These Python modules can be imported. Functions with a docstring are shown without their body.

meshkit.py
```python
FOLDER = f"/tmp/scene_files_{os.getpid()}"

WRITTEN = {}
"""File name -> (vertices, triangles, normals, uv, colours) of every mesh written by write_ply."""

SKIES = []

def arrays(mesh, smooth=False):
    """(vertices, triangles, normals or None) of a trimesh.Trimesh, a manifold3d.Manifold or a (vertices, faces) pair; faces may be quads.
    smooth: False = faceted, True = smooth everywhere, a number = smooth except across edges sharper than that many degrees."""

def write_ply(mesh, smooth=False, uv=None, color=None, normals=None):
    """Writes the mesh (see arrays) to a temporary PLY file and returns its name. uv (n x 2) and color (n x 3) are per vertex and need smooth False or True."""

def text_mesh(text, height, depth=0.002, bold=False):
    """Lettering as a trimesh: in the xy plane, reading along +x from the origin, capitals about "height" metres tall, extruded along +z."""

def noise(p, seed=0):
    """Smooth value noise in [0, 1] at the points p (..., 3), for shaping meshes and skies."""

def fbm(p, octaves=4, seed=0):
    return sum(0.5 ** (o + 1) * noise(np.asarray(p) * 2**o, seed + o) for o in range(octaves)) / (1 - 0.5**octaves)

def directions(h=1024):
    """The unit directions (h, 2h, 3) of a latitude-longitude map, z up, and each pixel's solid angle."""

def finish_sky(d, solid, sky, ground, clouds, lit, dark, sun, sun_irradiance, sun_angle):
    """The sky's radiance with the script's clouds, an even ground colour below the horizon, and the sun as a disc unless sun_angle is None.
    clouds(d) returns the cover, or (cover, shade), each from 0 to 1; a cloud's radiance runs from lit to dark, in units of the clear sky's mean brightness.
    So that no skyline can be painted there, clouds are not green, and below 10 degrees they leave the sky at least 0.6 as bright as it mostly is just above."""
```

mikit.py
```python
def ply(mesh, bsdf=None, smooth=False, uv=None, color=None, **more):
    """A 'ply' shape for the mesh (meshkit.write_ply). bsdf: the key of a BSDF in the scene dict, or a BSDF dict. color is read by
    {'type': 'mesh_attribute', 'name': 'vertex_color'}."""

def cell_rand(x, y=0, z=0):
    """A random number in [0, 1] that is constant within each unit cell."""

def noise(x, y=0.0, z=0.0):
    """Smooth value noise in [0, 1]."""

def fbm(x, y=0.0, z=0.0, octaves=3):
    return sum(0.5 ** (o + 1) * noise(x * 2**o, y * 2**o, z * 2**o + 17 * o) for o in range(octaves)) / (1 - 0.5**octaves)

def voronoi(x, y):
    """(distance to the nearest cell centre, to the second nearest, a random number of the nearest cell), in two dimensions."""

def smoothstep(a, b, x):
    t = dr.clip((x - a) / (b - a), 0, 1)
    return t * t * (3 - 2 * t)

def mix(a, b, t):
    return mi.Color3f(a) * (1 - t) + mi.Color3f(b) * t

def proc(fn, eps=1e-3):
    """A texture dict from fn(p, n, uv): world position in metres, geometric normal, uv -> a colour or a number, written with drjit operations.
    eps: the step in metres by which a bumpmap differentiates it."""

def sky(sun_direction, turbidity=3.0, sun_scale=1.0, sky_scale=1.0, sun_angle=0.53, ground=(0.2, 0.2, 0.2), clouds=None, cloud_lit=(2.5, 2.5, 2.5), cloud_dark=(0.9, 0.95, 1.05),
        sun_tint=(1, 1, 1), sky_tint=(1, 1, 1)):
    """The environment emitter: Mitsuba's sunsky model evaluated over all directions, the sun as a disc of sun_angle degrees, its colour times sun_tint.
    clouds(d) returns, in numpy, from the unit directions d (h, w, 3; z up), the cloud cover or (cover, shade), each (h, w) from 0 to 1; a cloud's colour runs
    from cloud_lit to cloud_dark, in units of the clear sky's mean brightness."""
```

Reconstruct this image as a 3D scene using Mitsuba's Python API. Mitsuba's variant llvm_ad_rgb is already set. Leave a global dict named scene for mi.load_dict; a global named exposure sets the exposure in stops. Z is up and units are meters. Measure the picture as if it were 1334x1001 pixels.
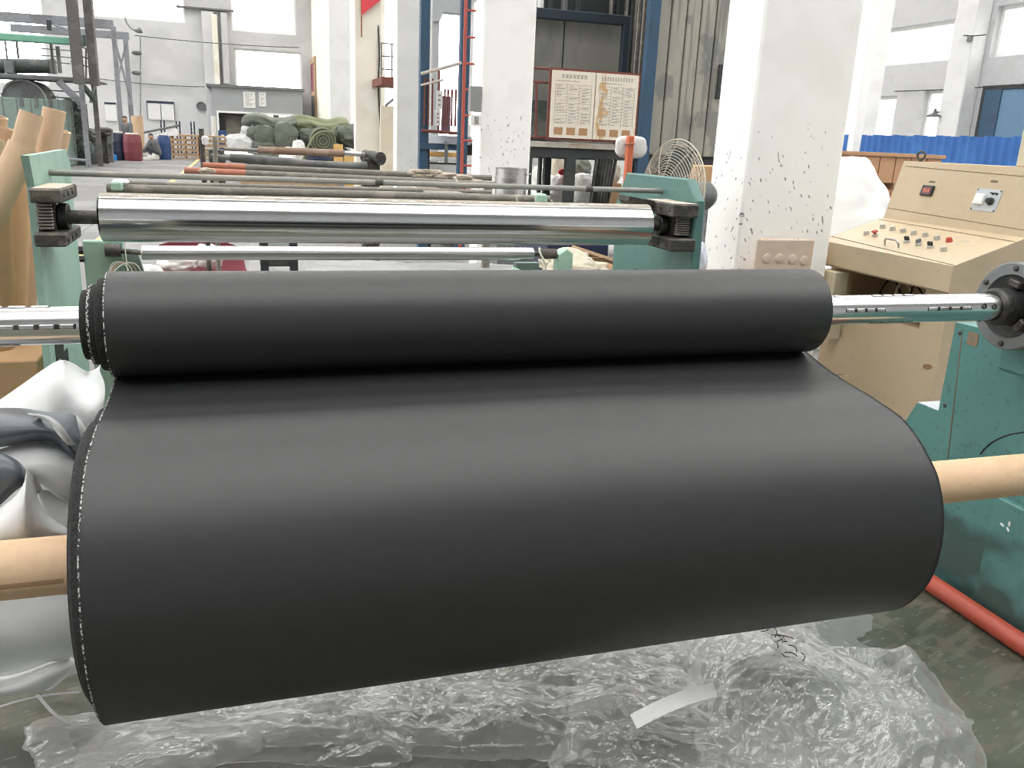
import math
import numpy as np, trimesh, manifold3d
import mitsuba as mi, drjit as dr
import mikit, meshkit
from mikit import proc, noise, fbm, voronoi, smoothstep, mix
from shapely.geometry import Polygon, box as sbox

T = mi.ScalarTransform4f
scene, labels = {'type': 'scene'}, {}

# ------------------------------------------------------------------ camera, sky, exposure
scene['camera'] = {'type': 'perspective', 'fov': 62.0034, 'fov_axis': 'x', 'near_clip': 0.02, 'far_clip': 500.0,
                   'to_world': T().look_at(origin=[0, 0, 1.5], target=[0.292904, 0.915202, 1.5 - 0.276792], up=[0.042259, 0.276814, 0.959994])}
exposure = 3.0
SKY = 1.0


def overcast(d):
    n = meshkit.fbm(d * 3.0, 3, 5)
    return np.ones(d.shape[:2]), np.clip(n * 0.5, 0, 1)


scene['sky'] = mikit.sky((0.2, -0.6, 0.75), turbidity=4.0, sun_scale=0.0, sky_scale=SKY, clouds=overcast,
                         cloud_lit=(5.2, 5.15, 5.0), cloud_dark=(4.2, 4.25, 4.3), ground=(0.3, 0.3, 0.29))

# ------------------------------------------------------------------ materials
def rgb(c):
    return {'type': 'rgb', 'value': list(c)}


def pr(key, color, rough=0.6, **kw):
    c = color if isinstance(color, dict) else rgb(color)
    bump = kw.pop('bump', None)
    scale = kw.pop('scale', 0.001)
    b = {'type': 'principled', 'base_color': c, 'roughness': rough, **kw}
    if bump is not None:
        b = {'type': 'bumpmap', 'nested': b, 'tex': bump, 'scale': scale}
    scene[key] = {'type': 'twosided', 'nested': b}
    return key


def blotch(a, b, s, lo=0.45, hi=0.65, o=3):
    """two tones in noise patches of about 1/s metres"""
    def fn(p, n, uv):
        return mix(a, b, smoothstep(lo, hi, fbm(p.x * s, p.y * s, p.z * s, o)))
    return proc(fn)


def grime(base, dirt, s=6.0, amount=0.7, stretch=1.0, lo=0.5, hi=0.72):
    def fn(p, n, uv):
        t = smoothstep(lo, hi, fbm(p.x * s, p.y * s, p.z * s * stretch, 4))
        u = smoothstep(0.6, 0.75, noise(p.x * s * 9, p.y * s * 9, p.z * s * 9 * stretch))
        return mix(base, dirt, dr.minimum(1, t * amount + u * amount * 0.35))
    return proc(fn)


def floor_col(p, n, uv):
    t = fbm(p.x * 0.8, p.y * 0.8, 0, 4)
    u = fbm(p.x * 9, p.y * 5, 3, 3)
    c = mix((0.155, 0.153, 0.150), (0.21, 0.208, 0.205), smoothstep(0.35, 0.65, t))
    return mix(c, (0.15, 0.146, 0.14), smoothstep(0.58, 0.72, u) * 0.4)


def bed_col(p, n, uv):
    t = fbm(p.x * 3.2, p.y * 3.2, 2, 4)
    u = fbm(p.x * 24, p.y * 24, 7, 3)
    v = noise(p.x * 90, p.y * 60, 1)
    s = fbm(p.x * 8 + p.y * 5, p.y * 38 - p.x * 14, 9, 2)
    c = mix((0.070, 0.080, 0.058), (0.100, 0.108, 0.080), smoothstep(0.38, 0.62, t))
    c = mix(c, (0.125, 0.115, 0.085), smoothstep(0.52, 0.68, u) * 0.75)
    c = mix(c, (0.045, 0.05, 0.04), smoothstep(0.5, 0.75, fbm(p.x * 5, p.y * 5, 11, 4)) * 0.7)
    f = fbm(p.x * 31 + p.y * 22, p.y * 120 - p.x * 40, 9, 2)
    c = mix(c, (0.36, 0.36, 0.31), smoothstep(0.74, 0.84, f) * 0.22)
    c = mix(c, (0.16, 0.165, 0.13), smoothstep(0.56, 0.74, s) * 0.4)
    return mix(c, (0.55, 0.54, 0.48), smoothstep(0.975, 0.99, v) * 0.4)


def chips(base, dark, zmax):
    """whitewashed masonry with knocked-off chips, more of them low down where carts hit it"""
    def fn(p, n, uv):
        w = fbm(p.x * 3, p.y * 3, p.z * 3, 3)
        a = p.x + p.y
        c = mix(base, (base[0] * 0.9, base[1] * 0.9, base[2] * 0.88), smoothstep(0.5, 0.7, w) * 0.5)
        k = fbm(a * 64 + p.z * 17, p.z * 40 + a * 22, 4, 2)
        k2 = fbm(a * 1.7, p.z * 2.4, 8, 2)
        lim = dr.select(p.z < zmax, 0.965 - 0.22 * k2, 0.955)
        hit = smoothstep(lim, lim + 0.03, k)
        return mix(c, dark, hit * 0.85)
    return proc(fn)


def weave_h(p, n, uv):
    return 0.5 + 0.25 * dr.sin(uv.x * 2600) * dr.sin(uv.y * 2600) + 0.3 * fbm(uv.x * 6, uv.y * 40, 0, 2)


def fabric_c(p, n, uv):
    t = fbm(p.x * 40, p.y * 40, p.z * 40, 2)
    s = noise(p.x * 260, p.z * 900, p.y * 900)
    return mix((0.0125, 0.0134, 0.0137), (0.0153, 0.0162, 0.0165), t) * (0.92 + 0.16 * s)


pr('m_floor', proc(floor_col), 0.5, specular=0.4)
pr('m_bed', proc(bed_col), 0.42)
pr('m_yellow_line', blotch((0.62, 0.46, 0.16), (0.45, 0.40, 0.32), 9, 0.5, 0.7), 0.6)
pr('m_joint', (0.13, 0.13, 0.125), 0.8)
pr('m_wall', blotch((0.60, 0.60, 0.605), (0.54, 0.54, 0.55), 0.7), 0.85)
pr('m_wall_grey', chips((0.52, 0.52, 0.53), (0.3, 0.3, 0.3), 3.6), 0.85)
pr('m_ceiling', (0.6, 0.6, 0.58), 0.85)
pr('m_pillar', chips((0.92, 0.91, 0.875), (0.12, 0.11, 0.1), 1.75), 0.75)
pr('m_pillar_warm', blotch((0.72, 0.68, 0.58), (0.80, 0.77, 0.69), 1.3), 0.8)
pr('m_pillar_grey', chips((0.70, 0.70, 0.69), (0.2, 0.2, 0.19), 1.4), 0.8)
pr('m_fabric', proc(fabric_c), 0.47, specular=0.72, bump=proc(weave_h), scale=0.00006)
pr('m_fabric_edge', blotch((0.014, 0.014, 0.014), (0.035, 0.035, 0.035), 700, 0.45, 0.7, 1), 0.9)


def selvage_c(p, n, uv):
    k = noise(p.y * 420, p.z * 420, p.x * 300)
    return mix((0.03, 0.03, 0.03), (0.45, 0.45, 0.44), smoothstep(0.45, 0.66, k))


pr('m_selvage', proc(selvage_c), 0.9)


def chrome_c(p, n, uv):
    a = fbm(p.x * 26, p.y * 3, p.z * 3, 2)
    b = smoothstep(0.62, 0.8, fbm(p.x * 5, p.y * 30, p.z * 30, 3))
    return mix(mix((0.80, 0.80, 0.80), (0.72, 0.71, 0.69), a), (0.5, 0.47, 0.42), b * 0.45)


pr('m_chrome', proc(chrome_c), 0.13, metallic=1.0)
pr('m_chrome_dull', proc(chrome_c), 0.24, metallic=1.0)
pr('m_shaft', proc(chrome_c), 0.2, metallic=1.0)
def dust_w(p, n, uv):
    k = fbm(p.x * 60, p.y * 260, p.z * 260, 3)
    return smoothstep(0.24, 0.56, k + 0.12 * fbm(p.x * 4, p.y * 20, 5, 2) + 0.02)


scene['m_dusty_chrome'] = {'type': 'blendbsdf', 'weight': proc(dust_w), 'a': {'type': 'ref', 'id': 'm_chrome'},
                           'b': {'type': 'twosided', 'nested': {'type': 'diffuse', 'reflectance': rgb((0.40, 0.36, 0.30))}}}
pr('m_steel', grime((0.55, 0.55, 0.55), (0.3, 0.27, 0.23), 14), 0.35, metallic=0.9)
pr('m_dark_steel', grime((0.06, 0.056, 0.05), (0.17, 0.15, 0.12), 22), 0.5, metallic=0.35)
pr('m_black_iron', grime((0.028, 0.028, 0.028), (0.09, 0.085, 0.08), 25), 0.45, metallic=0.3)
pr('m_dusty_pipe', grime((0.20, 0.185, 0.16), (0.36, 0.32, 0.27), 16), 0.7)
pr('m_grey_rod', grime((0.25, 0.25, 0.225), (0.36, 0.33, 0.28), 14), 0.5, metallic=0.2)
pr('m_dust', grime((0.44, 0.38, 0.31), (0.25, 0.2, 0.16), 20), 0.95)
pr('m_green', grime((0.275, 0.42, 0.345), (0.2, 0.31, 0.26), 5, 0.6, 0.4), 0.45)
pr('m_teal', grime((0.092, 0.195, 0.172), (0.07, 0.145, 0.13), 5, 0.6, 0.5), 0.4)


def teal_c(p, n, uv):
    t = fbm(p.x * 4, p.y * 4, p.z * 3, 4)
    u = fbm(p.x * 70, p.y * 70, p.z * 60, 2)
    low = fbm(p.x * 7, p.y * 7, p.z * 7, 3) + (0.62 - p.z) * 1.1  # darkening grows toward the bottom in uneven patches
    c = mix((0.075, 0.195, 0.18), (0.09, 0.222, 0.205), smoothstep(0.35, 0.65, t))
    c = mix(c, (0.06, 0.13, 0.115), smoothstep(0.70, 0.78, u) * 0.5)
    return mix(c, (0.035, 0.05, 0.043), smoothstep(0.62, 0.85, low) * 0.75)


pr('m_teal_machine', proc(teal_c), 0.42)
pr('m_mint', grime((0.40, 0.60, 0.47), (0.3, 0.42, 0.34), 9, 0.4), 0.5)
pr('m_green_grey', grime((0.19, 0.255, 0.23), (0.14, 0.18, 0.165), 1.2, 0.6), 0.6)
pr('m_bright_green', (0.15, 0.36, 0.26), 0.5)
pr('m_machine_dark', grime((0.045, 0.06, 0.055), (0.13, 0.13, 0.12), 3), 0.6)
pr('m_machine_grey', grime((0.16, 0.17, 0.17), (0.10, 0.10, 0.10), 2), 0.6)
pr('m_gantry', grime((0.22, 0.23, 0.25), (0.15, 0.15, 0.16), 1.5), 0.6)
pr('m_beige', grime((0.50, 0.398, 0.265), (0.43, 0.342, 0.225), 3, 0.5), 0.42)
pr('m_beige_front', grime((0.56, 0.50, 0.36), (0.48, 0.43, 0.31), 3, 0.5), 0.42)
pr('m_seam', (0.17, 0.13, 0.08), 0.7)
pr('m_cardboard', grime((0.58, 0.415, 0.275), (0.48, 0.33, 0.21), 5, 0.6, 0.3), 0.8)
pr('m_core', grime((0.66, 0.455, 0.285), (0.56, 0.37, 0.22), 9, 0.5), 0.65)
pr('m_cardboard_dark', grime((0.26, 0.155, 0.08), (0.17, 0.10, 0.055), 6, 0.6), 0.85)
pr('m_seam_paper', grime((0.40, 0.24, 0.15), (0.28, 0.15, 0.09), 40), 0.8)
pr('m_box', grime((0.50, 0.31, 0.17), (0.42, 0.25, 0.14), 4, 0.5), 0.85)
pr('m_wood', grime((0.42, 0.29, 0.18), (0.30, 0.20, 0.12), 3, 0.6, 0.2), 0.8)
pr('m_crate', grime((0.52, 0.30, 0.17), (0.40, 0.23, 0.13), 3, 0.5, 3), 0.8)
pr('m_red', grime((0.44, 0.075, 0.045), (0.33, 0.07, 0.045), 8, 0.5), 0.35)
pr('m_orange_red', (0.62, 0.15, 0.07), 0.5)
pr('m_orange', grime((0.44, 0.165, 0.10), (0.33, 0.16, 0.115), 8), 0.6)
pr('m_rail_red', grime((0.17, 0.05, 0.037), (0.12, 0.05, 0.035), 4), 0.6)
pr('m_ladder_red', (0.42, 0.09, 0.065), 0.6)
pr('m_maroon', (0.16, 0.018, 0.028), 0.6)
pr('m_banner', (0.62, 0.06, 0.075), 0.7)
pr('m_blue_post', grime((0.032, 0.082, 0.145), (0.04, 0.06, 0.085), 2, 0.5), 0.5)
pr('m_fence', blotch((0.035, 0.14, 0.42), (0.05, 0.18, 0.48), 1.5), 0.5)
pr('m_blue_door', (0.12, 0.22, 0.34), 0.55)
pr('m_blue', (0.03, 0.065, 0.19), 0.45)
pr('m_blue_bright', (0.03, 0.25, 0.65), 0.45)
pr('m_navy', (0.022, 0.03, 0.06), 0.4)
pr('m_barrel_red', (0.20, 0.045, 0.055), 0.45)


def panel_c(p, n, uv):
    a = p.x * 2 + p.y * 2
    t = fbm(a, a * 0.2, p.z * 0.7, 4)
    s = fbm(a * 9, 0, p.z * 0.8, 3)
    c = mix((0.37, 0.35, 0.29), (0.31, 0.30, 0.26), smoothstep(0.4, 0.6, t))
    c = mix(c, (0.14, 0.145, 0.14), smoothstep(0.52, 0.72, s) * 0.6)
    return mix(c, (0.16, 0.165, 0.16), smoothstep(0.58, 0.66, fbm(a * 1.6, 3, p.z * 2.2, 4)) * 0.6)


pr('m_panel', proc(panel_c), 0.55, metallic=0.2)
pr('m_cabin', grime((0.25, 0.255, 0.225), (0.17, 0.175, 0.16), 1.6, 0.7, 0.25), 0.55)
pr('m_dark_frame', (0.03, 0.036, 0.038), 0.6)
pr('m_platform', grime((0.035, 0.042, 0.042), (0.06, 0.06, 0.055), 3), 0.6)
pr('m_deck', grime((0.50, 0.47, 0.42), (0.36, 0.27, 0.16), 2.5, 0.6), 0.7)
pr('m_deck_grey', (0.30, 0.31, 0.33), 0.6)


def rust_c(p, n, uv):
    g = fbm(p.x * 34, 2, p.z * 9, 3)
    k = dr.exp(-dr.square((p.x - 4.68) / 0.07))
    t = smoothstep(0.42, 0.66, 0.55 * g + 0.34 * k * (0.4 + g) + 0.12 * fbm(p.x * 5, 7, p.z * 3, 2))
    return mix((0.76, 0.70, 0.59), (0.58, 0.33, 0.10), t * 0.85)


pr('m_board_paper', proc(rust_c), 0.7)
pr('m_blue_bag', blotch((0.62, 0.66, 0.74), (0.20, 0.28, 0.5), 14), 0.35)
pr('m_white_strip', (0.9, 0.9, 0.9), 0.5)
pr('m_rust_plate', grime((0.22, 0.15, 0.09), (0.12, 0.16, 0.13), 60), 0.8)
pr('m_ink', (0.30, 0.28, 0.26), 0.8)
pr('m_photo', (0.42, 0.24, 0.12), 0.7)
pr('m_white', (0.80, 0.80, 0.78), 0.6)
pr('m_wrap', (0.45, 0.45, 0.44), 0.5)
pr('m_white_cover', (0.88, 0.87, 0.84), 0.75)
pr('m_white_cloth', (0.70, 0.69, 0.66), 0.75)
pr('m_paper', (0.72, 0.72, 0.70), 0.7)
pr('m_grey_sheet', blotch((0.27, 0.275, 0.272), (0.23, 0.235, 0.232), 3), 0.6)
pr('m_office', (0.33, 0.345, 0.36), 0.7)
pr('m_curtain', blotch((0.24, 0.235, 0.21), (0.32, 0.31, 0.28), 2), 0.85)
pr('m_tarp_green', blotch((0.10, 0.112, 0.09), (0.155, 0.168, 0.135), 1.5), 0.65)
pr('m_tarp_olive', blotch((0.18, 0.195, 0.11), (0.24, 0.255, 0.155), 1.5), 0.65)
pr('m_tarp_dark', blotch((0.08, 0.082, 0.08), (0.15, 0.15, 0.145), 6), 0.5)
pr('m_orange_sheet', (0.60, 0.38, 0.13), 0.7)
pr('m_tan', grime((0.60, 0.48, 0.38), (0.52, 0.41, 0.32), 7, 0.5), 0.7)
pr('m_blue_frame', (0.02, 0.036, 0.052), 0.55)
pr('m_purple', (0.20, 0.12, 0.15), 0.7)
pr('m_tan_light', blotch((0.60, 0.52, 0.40), (0.66, 0.59, 0.47), 2), 0.75)
pr('m_brown_roll', grime((0.26, 0.17, 0.12), (0.36, 0.28, 0.22), 9), 0.7)
pr('m_column', grime((0.09, 0.085, 0.085), (0.15, 0.14, 0.135), 2), 0.6)
pr('m_wire', (0.50, 0.45, 0.37), 0.45, metallic=0.5)
pr('m_cable', (0.05, 0.045, 0.04), 0.6)
pr('m_cord', (0.68, 0.66, 0.56), 0.7)
pr('m_black', (0.018, 0.018, 0.018), 0.4)
pr('m_grey_plate', (0.47, 0.50, 0.53), 0.4, metallic=0.2)
pr('m_grey_button', (0.42, 0.40, 0.36), 0.35)
pr('m_display_red', (0.17, 0.045, 0.05), 0.2)
pr('m_skin', (0.45, 0.28, 0.19), 0.6)
pr('m_hair', (0.015, 0.013, 0.012), 0.6)
pr('m_work_grey', (0.14, 0.14, 0.15), 0.85)
pr('m_trousers', (0.05, 0.055, 0.075), 0.85)
pr('m_beige_cloth', (0.56, 0.51, 0.40), 0.75)
scene['m_scrap'] = {'type': 'twosided', 'a': {'type': 'principled', 'base_color': rgb((0.60, 0.61, 0.61)), 'roughness': 0.42, 'specular': 0.5},
                    'b': {'type': 'principled', 'base_color': rgb((0.075, 0.09, 0.105)), 'roughness': 0.3, 'specular': 0.6}}
pr('m_scrap_dark', (0.09, 0.105, 0.12), 0.3)
scene['m_film'] = {'type': 'blendbsdf', 'weight': 0.24,
                   'a': {'type': 'thindielectric', 'int_ior': 1.5},
                   'b': {'type': 'principledthin', 'base_color': rgb((0.88, 0.88, 0.87)), 'roughness': 0.22, 'diff_trans': 0.8, 'spec_trans': 0.0, 'eta': 1.5}}
scene['m_pane'] = {'type': 'thindielectric', 'int_ior': 1.5}

# ------------------------------------------------------------------ helpers
rng = np.random.default_rng(7)


def numbered(key):
    if key not in USED:
        USED.add(key)
        return key
    i = 1
    while f'{key}_{i:03d}' in USED:
        i += 1
    USED.add(f'{key}_{i:03d}')
    return f'{key}_{i:03d}'


USED = set()


def thing(name, label, cat, group=None):
    k = numbered(name)
    labels[k] = {'label': label, 'category': cat}
    if group:
        labels[k]['group'] = group
    return k


def part(t, name, mesh, m, smooth=35, label=None, stuff=False, **kw):
    k = numbered(t + '__' + name)
    scene[k] = mikit.ply(mesh, m, smooth=smooth, **kw)
    if label:
        labels.setdefault(k, {})['label'] = label
    if stuff:
        labels.setdefault(k, {})['kind'] = 'stuff'
    return k


def single(name, label, cat, mesh, m, smooth=35, group=None, **kw):
    k = thing(name, label, cat, group)
    scene[k] = mikit.ply(mesh, m, smooth=smooth, **kw)
    return k


def struct(name, mesh, m, smooth=35, label=None, **kw):
    k = numbered(name)
    scene[k] = mikit.ply(mesh, m, smooth=smooth, **kw)
    labels[k] = {'kind': 'structure'}
    if label:
        labels[k]['label'] = label
    return k


def A(*p):
    return np.array(p, float)


def cat(*ms):
    return trimesh.util.concatenate([m for m in ms])


def bx(lo, hi, c=0.0):
    """box between two corners (any order), chamfered by c"""
    lo, hi = np.minimum(lo, hi).astype(float), np.maximum(lo, hi).astype(float)
    if c <= 0:
        m = trimesh.creation.box(hi - lo)
        m.apply_translation((lo + hi) / 2)
        return m
    c = min(c, 0.45 * (hi - lo).min())
    pts = []
    for ax in range(3):
        for s in np.ndindex(2, 2, 2):
            p = np.where(np.array(s) == 0, lo + c, hi - c)
            p[ax] = lo[ax] if s[ax] == 0 else hi[ax]
            pts.append(p)
    return trimesh.convex.convex_hull(np.array(pts))


def pbox(p, q, d, c=0.0):
    """box from its upper left front corner to its lower right front corner, d metres deep"""
    p, q = A(*p), A(*q)
    return bx((p[0], p[1], q[2]), (q[0], p[1] + d, p[2]), c)


def xf(m, rx=0, ry=0, rz=0, t=(0, 0, 0)):
    M = trimesh.transformations.euler_matrix(math.radians(rx), math.radians(ry), math.radians(rz))
    M[:3, 3] = t
    m = m.copy()
    m.apply_transform(M)
    return m


def frame_of(z):
    z = np.asarray(z, float) / np.linalg.norm(z)
    x = np.cross(z, [0, 0, 1] if abs(z[2]) < 0.9 else [1, 0, 0])
    x /= np.linalg.norm(x)
    return x, np.cross(z, x), z


def rod(p, q, r, n=16, r2=None, cap=True):
    """solid round bar"""
    p, q = A(*p), A(*q)
    r2 = r if r2 is None else r2
    x, y, z = frame_of(q - p)
    a = np.arange(n) * 2 * np.pi / n
    ring = np.cos(a)[:, None] * x + np.sin(a)[:, None] * y
    v = np.vstack([p + ring * r, q + ring * r2, [p], [q]])
    i = np.arange(n)
    j = (i + 1) % n
    f = np.vstack([np.stack([i, j, j + n], 1), np.stack([i, j + n, i + n], 1)])
    if cap:
        f = np.vstack([f, np.stack([j, i, i * 0 + 2 * n], 1), np.stack([i + n, j + n, i * 0 + 2 * n + 1], 1)])
    return trimesh.Trimesh(v, f, process=False)


def lathe(p, q, prof, n=48):
    """profile [(t in metres along p->q, radius), ...] turned about the line p->q"""
    p, q = A(*p), A(*q)
    x, y, z = frame_of(q - p)
    a = np.arange(n) * 2 * np.pi / n
    ring = np.cos(a)[:, None] * x + np.sin(a)[:, None] * y
    v, f = [], []
    for t, r in prof:
        v.append(p + z * t + ring * max(r, 1e-5))
    i = np.arange(n)
    j = (i + 1) % n
    for k in range(len(prof) - 1):
        f += [np.stack([i + k * n, j + k * n, j + (k + 1) * n], 1), np.stack([i + k * n, j + (k + 1) * n, i + (k + 1) * n], 1)]
    return trimesh.Trimesh(np.vstack(v), np.vstack(f), process=False)


def tube(p, q, r, t, n=40):
    """hollow tube with wall thickness t"""
    L = np.linalg.norm(A(*q) - A(*p))
    return lathe(p, q, [(0, r - t), (0, r), (L, r), (L, r - t), (0, r - t)], n)


def sweep(pts, r, n=8, closed=False):
    pts = np.asarray(pts, float)
    k = len(pts)
    t = np.roll(pts, -1, 0) - np.roll(pts, 1, 0) if closed else np.gradient(pts, axis=0)
    t /= np.linalg.norm(t, axis=1, keepdims=True)
    x = frame_of(t[0])[0]
    v = []
    a = np.arange(n) * 2 * np.pi / n
    rr = np.broadcast_to(r, (k,))
    for i in range(k):
        x = x - t[i] * np.dot(x, t[i])
        x /= np.linalg.norm(x)
        y = np.cross(t[i], x)
        v.append(pts[i] + (np.cos(a)[:, None] * x + np.sin(a)[:, None] * y) * rr[i])
    f = []
    i = np.arange(n)
    j = (i + 1) % n
    for s in range(k if closed else k - 1):
        b, c = s * n, ((s + 1) % k) * n
        f += [np.stack([b + i, b + j, c + j], 1), np.stack([b + i, c + j, c + i], 1)]
    v = np.vstack(v)
    if not closed:
        v = np.vstack([v, pts[:1], pts[-1:]])
        f += [np.stack([j, i, i * 0 + k * n], 1), np.stack([(k - 1) * n + i, (k - 1) * n + j, i * 0 + k * n + 1], 1)]
    return trimesh.Trimesh(v, np.vstack(f), process=False)


def spline(pts, n=24):
    from scipy.interpolate import CubicSpline
    pts = np.asarray(pts, float)
    s = np.r_[0, np.cumsum(np.linalg.norm(np.diff(pts, axis=0), axis=1))]
    return CubicSpline(s, pts)(np.linspace(0, s[-1], n))


def prism(poly, axis, lo, hi):
    """polygon extruded from lo to hi along axis 'x' (polygon in y,z), 'y' (x,z) or 'z' (x,y)"""
    poly = poly if isinstance(poly, Polygon) or hasattr(poly, 'exterior') else Polygon(poly)
    m = trimesh.creation.extrude_polygon(poly, hi - lo, engine='earcut')
    v = m.vertices.copy()
    if axis == 'x':
        w = np.stack([v[:, 2] + lo, v[:, 0], v[:, 1]], 1)
    elif axis == 'y':
        w = np.stack([v[:, 0], v[:, 2] + lo, v[:, 1]], 1)
    else:
        w = np.stack([v[:, 0], v[:, 1], v[:, 2] + lo], 1)
    m = trimesh.Trimesh(w, m.faces, process=False)
    if axis == 'y':
        m.invert()
    return m


def bevel_prism(poly, axis, lo, hi, c):
    """extruded polygon whose rims are chamfered by c (convex outlines)"""
    P = Polygon(poly)
    q = P.buffer(-c, join_style=2)
    def put(pts, h):
        pts = np.array(pts)
        h = np.full(len(pts), h)
        return np.stack({'x': (h, pts[:, 0], pts[:, 1]), 'y': (pts[:, 0], h, pts[:, 1]), 'z': (pts[:, 0], pts[:, 1], h)}[axis], 1)
    o, i = list(P.exterior.coords)[:-1], list(q.exterior.coords)[:-1]
    return trimesh.convex.convex_hull(np.vstack([put(i, lo), put(o, lo + c), put(o, hi - c), put(i, hi)]))


def quad_grid(P):
    """(n, m, 3) points -> (vertices, quads)"""
    n, m = P.shape[:2]
    i, j = np.meshgrid(np.arange(n - 1), np.arange(m - 1), indexing='ij')
    a = (i * m + j).ravel()
    f = np.stack([a, a + 1, a + m + 1, a + m], 1)
    return trimesh.Trimesh(P.reshape(-1, 3), np.vstack([f[:, [0, 1, 2]], f[:, [0, 2, 3]]]), process=False)


def patch(ctrl, n=40, m=40, rough=0.0, freq=8.0, seed=1):
    """smooth sheet through a grid of control points"""
    from scipy.interpolate import RectBivariateSpline
    c = np.asarray(ctrl, float)
    a, b = c.shape[:2]
    u, v = np.linspace(0, 1, a), np.linspace(0, 1, b)
    uu, vv = np.linspace(0, 1, n), np.linspace(0, 1, m)
    P = np.stack([RectBivariateSpline(u, v, c[..., k], kx=min(3, a - 1), ky=min(3, b - 1))(uu, vv) for k in range(3)], -1)
    if rough:
        P = P + (meshkit.fbm(P * freq, 3, seed)[..., None] - 0.5) * rough
    return quad_grid(P)


def grid_uv(n, m, su=1.0, sv=1.0):
    u, v = np.meshgrid(np.linspace(0, su, n), np.linspace(0, sv, m), indexing='ij')
    return np.stack([u.ravel(), v.ravel()], 1)


def arc(c, r, a0, a1, n, ex, ey):
    a = np.radians(np.linspace(a0, a1, n))
    return A(*c) + np.cos(a)[:, None] * A(*ex) * r + np.sin(a)[:, None] * A(*ey) * r


def lump(c, s, seed, rough=0.35, sub=3, freq=1.6):
    """irregular rounded body (filled sack, bundle)"""
    m = trimesh.creation.icosphere(subdivisions=sub)
    v = m.vertices
    v = np.sign(v) * np.abs(v) ** 0.75
    k = 1 + rough * (meshkit.fbm(v * freq + seed * 3.1, 3, seed) - 0.5) * 2
    ridge = np.abs(meshkit.noise(v * 3.3 + seed, seed + 9) - 0.5) * 0.16
    m.vertices = v * (k + ridge)[:, None] * A(*s) + A(*c)
    return m


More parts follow.
